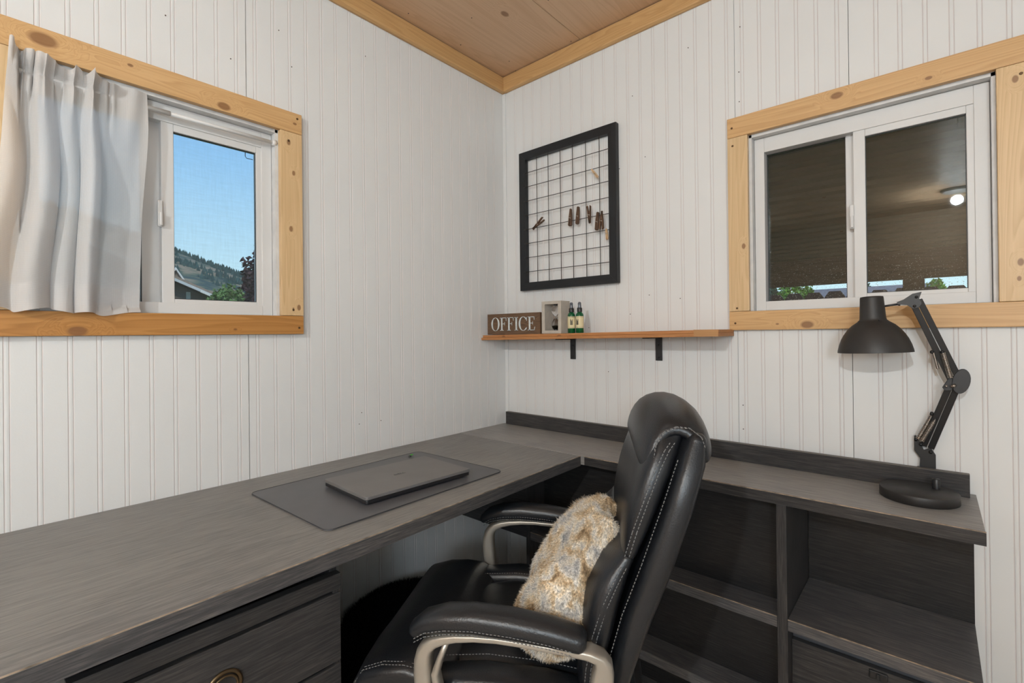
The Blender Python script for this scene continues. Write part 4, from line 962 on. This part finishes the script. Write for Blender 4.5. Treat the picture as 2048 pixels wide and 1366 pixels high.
# ------------------------------------------------------------------ furs
def blob_grid(fn, nu, nv):
    """closed surface from fn(theta 0..2pi, phi 0..pi)"""
    v = [fn(0, 0)]; f = []
    for j in range(1, nv):
        for i in range(nu): v.append(fn(2*pi*i/nu, pi*j/nv))
    v.append(fn(0, pi)); last = len(v)-1
    for i in range(nu): f.append((0, 1+i, 1+(i+1) % nu)); f.append((last, 1+(nv-2)*nu+(i+1) % nu, 1+(nv-2)*nu+i))
    for j in range(nv-2):
        for i in range(nu):
            a = 1+j*nu+i; b = 1+j*nu+(i+1) % nu; f.append((a, a+nu, b+nu, b))
    return v, f
def fur_mesh(name, me, parent, mat, count, length, width, lean, seed, curl=.35):
    rng = np.random.RandomState(seed)
    me.calc_loop_triangles()
    V = np.array([v.co[:] for v in me.vertices]); Nn = np.array([v.normal[:] for v in me.vertices])
    T_ = np.array([t.vertices[:] for t in me.loop_triangles])
    A = np.linalg.norm(np.cross(V[T_[:, 1]]-V[T_[:, 0]], V[T_[:, 2]]-V[T_[:, 0]]), axis=1); A /= A.sum()
    idx = rng.choice(len(T_), count, p=A); r1 = np.sqrt(rng.rand(count)); r2_ = rng.rand(count)
    w = np.stack([1-r1, r1*(1-r2_), r1*r2_], 1)
    P = (V[T_[idx]]*w[:, :, None]).sum(1); Q = (Nn[T_[idx]]*w[:, :, None]).sum(1); Q /= np.linalg.norm(Q, axis=1)[:, None]
    ph = np.array([noise.noise(Vector(p)*9)*3 for p in P])
    ln = np.array(lean)
    flow = ln[None, :]+np.stack([np.cos(ph*2), np.sin(ph*2), np.sin(ph)], 1)*.45
    D = Q*.75+flow*.9+rng.randn(count, 3)*curl; D /= np.linalg.norm(D, axis=1)[:, None]
    S = np.cross(D, rng.randn(count, 3)); S /= np.linalg.norm(S, axis=1)[:, None]
    Ln = length*(.6+.7*rng.rand(count))[:, None]
    mid = P+D*Ln*.5+Q*Ln*.10; tip = P+D*Ln-Q*Ln*.05+rng.randn(count, 3)*length*.08
    P = P-Q*.001
    vs = np.stack([P-S*width, P+S*width, mid-S*width*.8, mid+S*width*.8, tip], 1).reshape(-1, 3)
    k = np.arange(count)*5
    tr = np.concatenate([np.stack([k, k+1, k+3], 1), np.stack([k, k+3, k+2], 1), np.stack([k+2, k+3, k+4], 1)])
    m2 = bpy.data.meshes.new(name); m2.vertices.add(len(vs)); m2.vertices.foreach_set('co', vs.ravel())
    m2.loops.add(len(tr)*3); m2.loops.foreach_set('vertex_index', tr.ravel().astype(np.int32))
    m2.polygons.add(len(tr)); m2.polygons.foreach_set('loop_start', np.arange(0, len(tr)*3, 3, dtype=np.int32))
    m2.update(); m2.validate()
    return tag(link(name, m2, parent, [mat]), kind='stuff')
th = radians(31)
pc = CH.matrix_world  # identity until depsgraph runs; compute by hand
Rc = Matrix.Translation((.70, -.91, 0)) @ Matrix.Rotation(th, 4, 'Z')
def pillow_pt(a, ph_):
    # unit sphere -> soft square cushion, slumped
    x, y, z = sin(ph_)*cos(a), sin(ph_)*sin(a), cos(ph_)
    sq = lambda q: math.copysign(abs(q)**.62, q)
    lat, t_, n_ = sq(x)*.178, sq(z)*.166, y
    edge = max(abs(sq(x)), abs(sq(z)))
    th_ = .064*math.copysign(abs(n_)**.8, n_)
    p = Vector((lat, t_, th_))
    nn = noise.noise(Vector((p.x*13, p.y*9, p.z*6+3)))*.020+noise.noise(Vector((p.x*26, p.y*18, p.z*10)))*.008
    p *= 1+nn/.11
    p.x += .030*sin(p.y*14); k_ = smooth(-.02, .15, p.y); p.x *= 1-.34*k_; p.z *= 1-.25*k_; p.x *= 1-.38*smooth(.03, .17, -p.y)
    tdir = Vector((.50, 0, .866)); ndir = Vector((-.866, 0, .50))
    p.z += .012*math.sin(p.x*38+p.y*16)
    q = Vector((.246, -.040, .650))+Vector((0, 1, 0))*p.x+tdir*p.y+ndir*p.z
    q.z = max(q.z, .516+.004*noise.noise(q*20))
    return Rc @ q
v, f = blob_grid(pillow_pt, 64, 40)
me = bpy.data.meshes.new('cushion'); me.from_pydata(v, [], f); me.polygons.foreach_set('use_smooth', [True]*len(f)); me.update()
bm = bmesh.new(); bm.from_mesh(me); bmesh.ops.recalc_face_normals(bm, faces=bm.faces); bm.to_mesh(me); bm.free(); me.update()
pil = tag(link('fur_pillow', me, None, [M_FUR]), 'tan and grey faux fur pillow leaning on the chair back', 'pillow')
fur_mesh('fur', me, pil, M_FUR, 90000, .0115, .00032, (-.12, -.1, -.75), 3)
mb = MB(); mb.box(-.0012, .0012, -.006, .006, -.017, .017)
tg = mb.build('seam_tag', plain('maroon_tag', (.10, .012, .018), .7), pil); tg.location = Rc @ Vector((.262, -.132, .640)); tg.rotation_euler = (0, .5, th+.7)

def pouf_pt(a, ph_):
    x, y, z = sin(ph_)*cos(a), sin(ph_)*sin(a), cos(ph_)
    k = 1/ (abs(sin(ph_))**2.6+abs(cos(ph_))**2.6)**(1/2.6)
    p = Vector((x*k*.245, y*k*.245, z*k*.155)); p *= 1+.02*noise.noise(p*9)
    return p+Vector((.285, -.770, .170))
v, f = blob_grid(pouf_pt, 56, 30)
me = bpy.data.meshes.new('pouf'); me.from_pydata(v, [], f); me.polygons.foreach_set('use_smooth', [True]*len(f)); me.update()
bm = bmesh.new(); bm.from_mesh(me); bmesh.ops.recalc_face_normals(bm, faces=bm.faces); bm.to_mesh(me); bm.free(); me.update()
pf = tag(link('shaggy_pouf', me, None, [M_FURB]), 'round black shaggy pouf on the floor beneath the left desk', 'pouf')
fur_mesh('shag', me, pf, M_FURB, 60000, .018, .0005, (0, 0, .1), 5, .5)

# ------------------------------------------------------------------ ceiling lamps (out of frame)
for i, p in enumerate((LAMP_A, LAMP_B)):
    r = tag(empty('ceiling_lamp', (p[0], p[1], H)), ['small round white ceiling lamp above the left desk', 'small round white ceiling lamp at the rear of the room'][i], 'ceiling lamp')
    mb = MB(); mb.lathe([(.10, 0), (.10, -.018), (.09, -.022), (.0005, -.022)], 32, caps=(True, False)); mb.build('rim', M_VINYL, r)

fl_ = tag(empty('added_fill_lamp', (FILL_C[0], FILL_C[1], 0)), 'added white fill lamp with an open round shade behind the viewer', 'floor lamp')  # stand and dish made up to carry the added fill light
mb = MB(); mb.lathe([(.14, 0), (.14, .012), (.02, .02)], 32, caps=(True, True)); mb.build('base', M_VINYL, fl_)
mb = MB(); mb.tube([(0, 0, .02), (0, 0, 1.21)], .011, 12); mb.build('pole', M_VINYL, fl_)
mb = MB(); mb.lathe([(.05, 1.20), (.10, 1.22), (.155, 1.255)], 32, caps=(True, False)); mb.build('dish_shade', M_VINYL, fl_)

# ------------------------------------------------------------------ outdoors
GZ = -.25
M_GRASS = plain('lawn', (.09, .15, .04), .9, var=.3, vscale=3)
mb = MB(); mb.box(-400, 60, -60, 200, GZ-.1, GZ); tag(mb.build('ground', M_GRASS), kind='structure')
# porch roof of corrugated sheets beyond the far wall
M_CORR = plain('corrugated_plastic', (.15, .127, .10), .45, spec=.5, var=.15, vscale=3)
def zr(y): return 1.992-.130*y
pr = tag(empty('porch_roof', (0, 0, 0)), 'brown corrugated porch roof outside the right window', 'porch roof')
for (xa, xb) in ((-3.2, -1.4), (-1.385, .42), (.43, 1.92), (1.93, 3.6)):
    mb = MB(); n = int(2.31/.1*8); vs = []
    for k in range(n+1):
        y = .13+k*.1/8; z = zr(y)+(.016, .016, .016, .0, .0, .016, .016, .016)[k % 8]
        for t in (0, .0015): 
            for x in (xa, xb): vs.append((x, y, z+t))
    fs = []
    for k in range(n):
        b = 4*k; fs += [(b, b+1, b+5, b+4), (b+2, b+6, b+7, b+3)]
    mb.add(vs, fs, 0, False); mb.build('corrugated_sheet', M_CORR, pr)
M_TIMB = wood('weathered_timber', (.13, .10, .075), (.05, .035, .025), 'x', .8, 1, contrast=.9)
mb = MB(); mb.box(-3.3, 3.7, 2.36, 2.41, 1.508, 1.698, .002); mb.build('beam', M_TIMB, pr)
mb = MB(); mb.box(-3.3, 3.7, 2.42, 2.46, 1.53, 1.665, .002); mb.build('beam', M_TIMB, pr)
for x in (-2.2, 1.458, 3.4):
    mb = MB(); mb.box(x-.055, x+.055, 2.36, 2.465, GZ, 1.5075, .003); mb.build('post', M_TIMB, pr)
mb = MB(); mb.box(-3.3, 3.7, .121, .16, zr(.14)-.10, zr(.14)-.012, .002); mb.build('ledger', M_TIMB, pr)
for k in range(9):
    x = -2.6+k*.75
    mb = MB()
    for y in (.5, 1.1, 1.7, 2.3): mb.lathe([(.008, 0), (.006, -.006)], 10, xf=Matrix.Translation((x, y, zr(y)-.0085)))
    mb.build('roof_screws', M_SCREW, pr)
# fence: dog-eared pickets
M_FENCE = wood('dark_fence_wood', (.040, .034, .036), (.016, .014, .015), 'z', .8, 1, contrast=1)
fe = tag(empty('picket_fence', (0, 2.8, GZ)), 'dark dog-eared picket fence beyond the porch', 'fence')
ft = 1.480-GZ
mb = MB(); w = .0675
mb.prism([(-w, 0), (w, 0), (w, ft-.045), (w-.030, ft), (-w+.030, ft), (-w, ft-.045)], 'y', -.01, .01); pk = mb.build('picket', M_FENCE, fe); pk.location = (-2.4, 0, 0)
for k in range(1, 46):
    c = pk.copy(); COL.objects.link(c); c.parent = fe; c.location = (-2.4+.1405*k, random.uniform(-.002, .002), random.uniform(-.006, .006)-.010*max(0, k-26)/6)
for z in (.3, 1.2): mb = MB(); mb.box(-2.5, 4.0, .012, .05, z, z+.09); mb.build('rail', M_FENCE, fe)
# neighbour house beyond fence
M_SHIN = plain('grey_shingles', (.17, .17, .185), .85, var=.25, vscale=8)
M_SID = plain('grey_siding', (.20, .17, .14), .8, var=.08)
M_FASC = plain('white_fascia', (.72, .72, .70), .6)
def house(x0, x1, y0, y1, ze, zp, label, name='house'):
    r = tag(empty(name, ((x0+x1)/2, y0, GZ)), label, 'house'); O_ = r.location
    ax, bx, ay, by = x0-O_.x, x1-O_.x, 0, y1-y0; e = ze-GZ; p = zp-GZ; ym = by/2
    mb = MB(); mb.prism([(ay+.5, 0), (by-.5, 0), (by-.5, e), (ym, p-.1), (ay+.5, e)], 'x', ax+.3, bx-.3); mb.build('walls', M_SID, r)
    for (q0, q1) in (((0, e-.2), (ym, p)), ((by, e-.2), (ym, p))):
        mb = MB(); mb.prism([q0, q1, (q1[0], q1[1]+.12), (q0[0], q0[1]+.12)], 'x', ax, bx); mb.build('roof_slope', M_SHIN, r)
    for (wx) in (.25, .6):
        xx = ax+(bx-ax)*wx; mb = MB(); mb.box(xx-.5, xx+.5, .44, .52, e-1.5, e-.5, .01); wv_ = mb.build('window', M_FASC, r)
        mb = MB(); mb.box(xx-.42, xx+.42, .42, .45, e-1.42, e-.58); mb.build('pane', M_RUBBER, wv_)
    return r
house(-2.9, 1.85, 22, 29, 2.1, 3.02, 'long grey-roofed house behind the picket fence')
# trees
def crown(name, cx, cy, z0, z1, r, mat, parent, n=900, seed=1, cone=False, leaf=.06):
    rng = random.Random(seed); mb = MB()
    for k in range(n):
        if cone:
            t = rng.random()**1.3; rr = r*(1-t)*(.55+.45*rng.random()); a = rng.random()*2*pi
            p = Vector((rr*cos(a), rr*sin(a), z0+(z1-z0)*t-rr*.25))
        else:
            d = Vector((rng.gauss(0, 1), rng.gauss(0, 1), rng.gauss(0, 1))).normalized(); q = (.55+.45*rng.random()**.5)
            q *= 1+.35*noise.noise(d*2.3+Vector((seed, 0, 0)))
            p = Vector((d.x*r*q, d.y*r*q, (z0+z1)/2+d.z*(z1-z0)/2*q))
        s = leaf*(.6+.9*rng.random()); a = Vector((rng.gauss(0, 1), rng.gauss(0, 1), rng.gauss(0, 1))).normalized(); b = a.orthogonal().normalized(); c = a.cross(b)
        mb.add([p+b*s, p-b*s*.5+c*s*.8, p-b*s*.6-c*s*.7, p+a*s*.5], [(0, 1, 2), (0, 1, 3), (1, 2, 3)])
    o = mb.build(name, mat, parent); return o
def tree(name, x, y, zb, zt, r, mat, label, cone=False, n=1500, seed=1, leaf=.1):
    t = tag(empty(name, (x, y, GZ)), label, 'tree')
    tag(crown('foliage', 0, 0, zb-GZ, zt-GZ, r, mat, t, n, seed, cone, leaf), kind='stuff')
    mb = MB(); mb.tube([(0, 0, -.02), (0, 0, (zb+zt)/2-GZ)], [r*.10, r*.05], 8); mb.build('trunk', M_TIMB, t)
M_LF1 = plain('bright_leaves', (.13, .30, .035), .7, var=.45, vscale=4)
M_LF2 = plain('conifer_leaves', (.025, .065, .035), .8, var=.4, vscale=4)
M_LF3 = plain('purple_leaves', (.050, .022, .030), .7, var=.4, vscale=4)
M_LF4 = plain('willow_leaves', (.11, .21, .06), .7, var=.35, vscale=4)
tree('leafy_tree', -1.04, 12, 1.35, 2.42, .42, M_LF1, 'bright green leafy tree over the fence, seen in the left pane', seed=2, leaf=.045)
tree('conifer', -2.05, 14, 1.0, 2.95, .55, M_LF2, 'dark green conifer at the left edge of the left pane', True, seed=3, leaf=.07)
tree('conifer', -1.75, 34, 1.2, 4.9, 1.7, M_LF2, 'dark conifer top above the house roof, right pane', True, 1800, seed=4, leaf=.10)
tree('leafy_tree', 1.60, 9.5, 1.35, 2.02, .16, M_LF1, 'small bright green tree right of the porch post', seed=5, leaf=.035, n=700)
tree('purple_tree', -20.5, 7.15, 1.0, 5.0, 1.15, M_LF3, 'dark purple leafed tree at the right edge of the left window view', seed=6, n=2600, leaf=.11)
tree('willow', -17, 4.30, 1.2, 2.95, .62, M_LF4, 'green bushy tree before the hill beside the house', seed=8, n=1400, leaf=.07)
# house seen through the left window: gable end with rake fascia
hs = tag(empty('gabled_house', (-20, 0, GZ)), 'brown neighbour house with white rake trim below the hill', 'house')
def L(y, z): return (y, z-GZ)
RK = [(0.0, 4.95), (3.40, 3.50), (5.08, 2.72)]
mb = MB(); mb.prism([L(-6, GZ), L(4.6, GZ), L(4.6, 2.83), L(3.40, 3.40), L(0, 4.85), L(-6, 2.4)], 'x', -8, -.45); mb.build('gable_wall', plain('brown_siding', (.115, .10, .092), .8, var=.1), hs)
mb = MB(); mb.prism([L(0, 4.97), L(5.15, 2.72), L(5.15, 2.80), L(0, 5.07)], 'x', -8.5, .0); mb.build('roof_slope', plain('tan_shingles', (.28, .22, .18), .85, var=.2, vscale=6), hs)
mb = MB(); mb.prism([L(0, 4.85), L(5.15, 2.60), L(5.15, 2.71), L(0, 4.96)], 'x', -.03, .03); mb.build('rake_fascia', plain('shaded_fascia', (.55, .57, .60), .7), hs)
mb = MB(); mb.prism([L(4.35, 2.93), L(5.17, 2.57), L(5.17, 2.66), L(4.35, 3.03)], 'x', .031, .06); mb.build('gutter', M_FASC, hs)
mb = MB(); mb.box(-.55, -.4, 4.0, 4.14, 0, 2.95-GZ); mb.build('corner_post', plain('pale_post', (.40, .42, .42), .8), hs)
dg = tag(empty('roof_dormer', (-21.5, 0, GZ)), 'small gabled roof with white trim rising behind the eave', 'roof gable')
pk_, fl_, fr2 = (3.93, 4.02), (3.60, 3.50), (4.38, 3.28)
mb = MB(); mb.prism([L(3.55, 3.35), L(4.40, 3.10), L(pk_[0], pk_[1]-.05)], 'x', -2, -.1); mb.build('gable_face', M_SID, dg)
mb = MB(); mb.prism([L(*fl_), L(pk_[0], pk_[1]), L(pk_[0], pk_[1]-.10), L(fl_[0]+.03, fl_[1]-.06)], 'x', -.1, .02); mb.build('trim_board', M_FASC, dg)
mb = MB(); mb.prism([L(pk_[0], pk_[1]-.10), L(pk_[0], pk_[1]), L(*fr2), L(fr2[0]-.05, fr2[1]-.04)], 'x', -.1, .02); mb.build('trim_board', M_FASC, dg)
mb = MB(); mb.prism([L(2.6, 4.06), L(pk_[0]-.02, 4.06), L(3.55, 3.42), L(2.6, 3.42)], 'x', -.9, -.8); mb.build('roof_slope', plain('tan_shingles_far', (.36, .25, .19), .85, var=.15, vscale=6), dg)
# hill
M_HILL, t_, b_ = base('hillside'); L_ = t_.links.new
tcn = N(t_, 'ShaderNodeTexCoord'); z_ = N(t_, 'ShaderNodeTexNoise'); z_.inputs['Scale'].default_value = .16; z_.inputs['Detail'].default_value = 7; L_(tcn.outputs['Object'], z_.inputs['Vector'])
r_ = ramp(t_, [(.42, (.035, .075, .075)), (.50, (.10, .13, .085)), (.60, (.27, .22, .15))]); L_(z_.outputs['Fac'], r_.inputs[0]); L_(r_.outputs[0], b_.inputs['Base Color']); b_.inputs['Roughness'].default_value = .95
def ridge(y):   # ridge height above camera, at x=-230 scaled
    return 46.5-.335*(y-44)+1.1*noise.noise(Vector((y*.12, 0, 0)))
vs = []; fs = []; ny, nx = 120, 30
def hillz(y, t):
    zt = ridge(y)
    return GZ+(zt-GZ)*(t**.9)*(1-.0*t)
for j in range(nx+1):
    t = j/nx
    for i in range(ny+1):
        y = -60+i*2.6; x = -110-150*t
        z = hillz(y, t)+1.5*noise.noise(Vector((x*.05, y*.05, 0)))*(t > .1)*(1-t*.7)
        vs.append((x, y, z))
for j in range(nx):
    for i in range(ny):
        a = j*(ny+1)+i; fs.append((a, a+1, a+ny+2, a+ny+1))
mb = MB(); mb.add(vs, fs, 0, True); hl = tag(mb.build('hill', M_HILL), kind='structure')
rng = random.Random(11); mb = MB()
M_CONI = plain('hill_conifers', (.040, .085, .085), .9, var=.4, vscale=.3)
for k in range(3600):
    t = rng.random()**.8; y = rng.uniform(20, 125)
    if k % 9 == 0: t = rng.uniform(.97, 1.0)
    x = -110-150*t
    if noise.noise(Vector((x*.045, y*.06, 5))) < -.06 and k % 9: continue
    z = hillz(y, t)+1.5*noise.noise(Vector((x*.05, y*.05, 0)))*(t > .1)*(1-t*.7)-.3
    h = rng.uniform(1.0, 2.4)*(1 if t > .3 else .8); r = h*.32; a0 = rng.random()*6
    b = [(x+r*cos(a0+q*2*pi/5), y+r*sin(a0+q*2*pi/5), z+.1*h) for q in range(5)]+[(x, y, z+h*1.25)]
    mb.add(b, [(q, (q+1) % 5, 5) for q in range(5)])
tag(mb.build('hill_forest', M_CONI), 'small dark conifers scattered over the distant hillside', 'forest', kind='stuff')
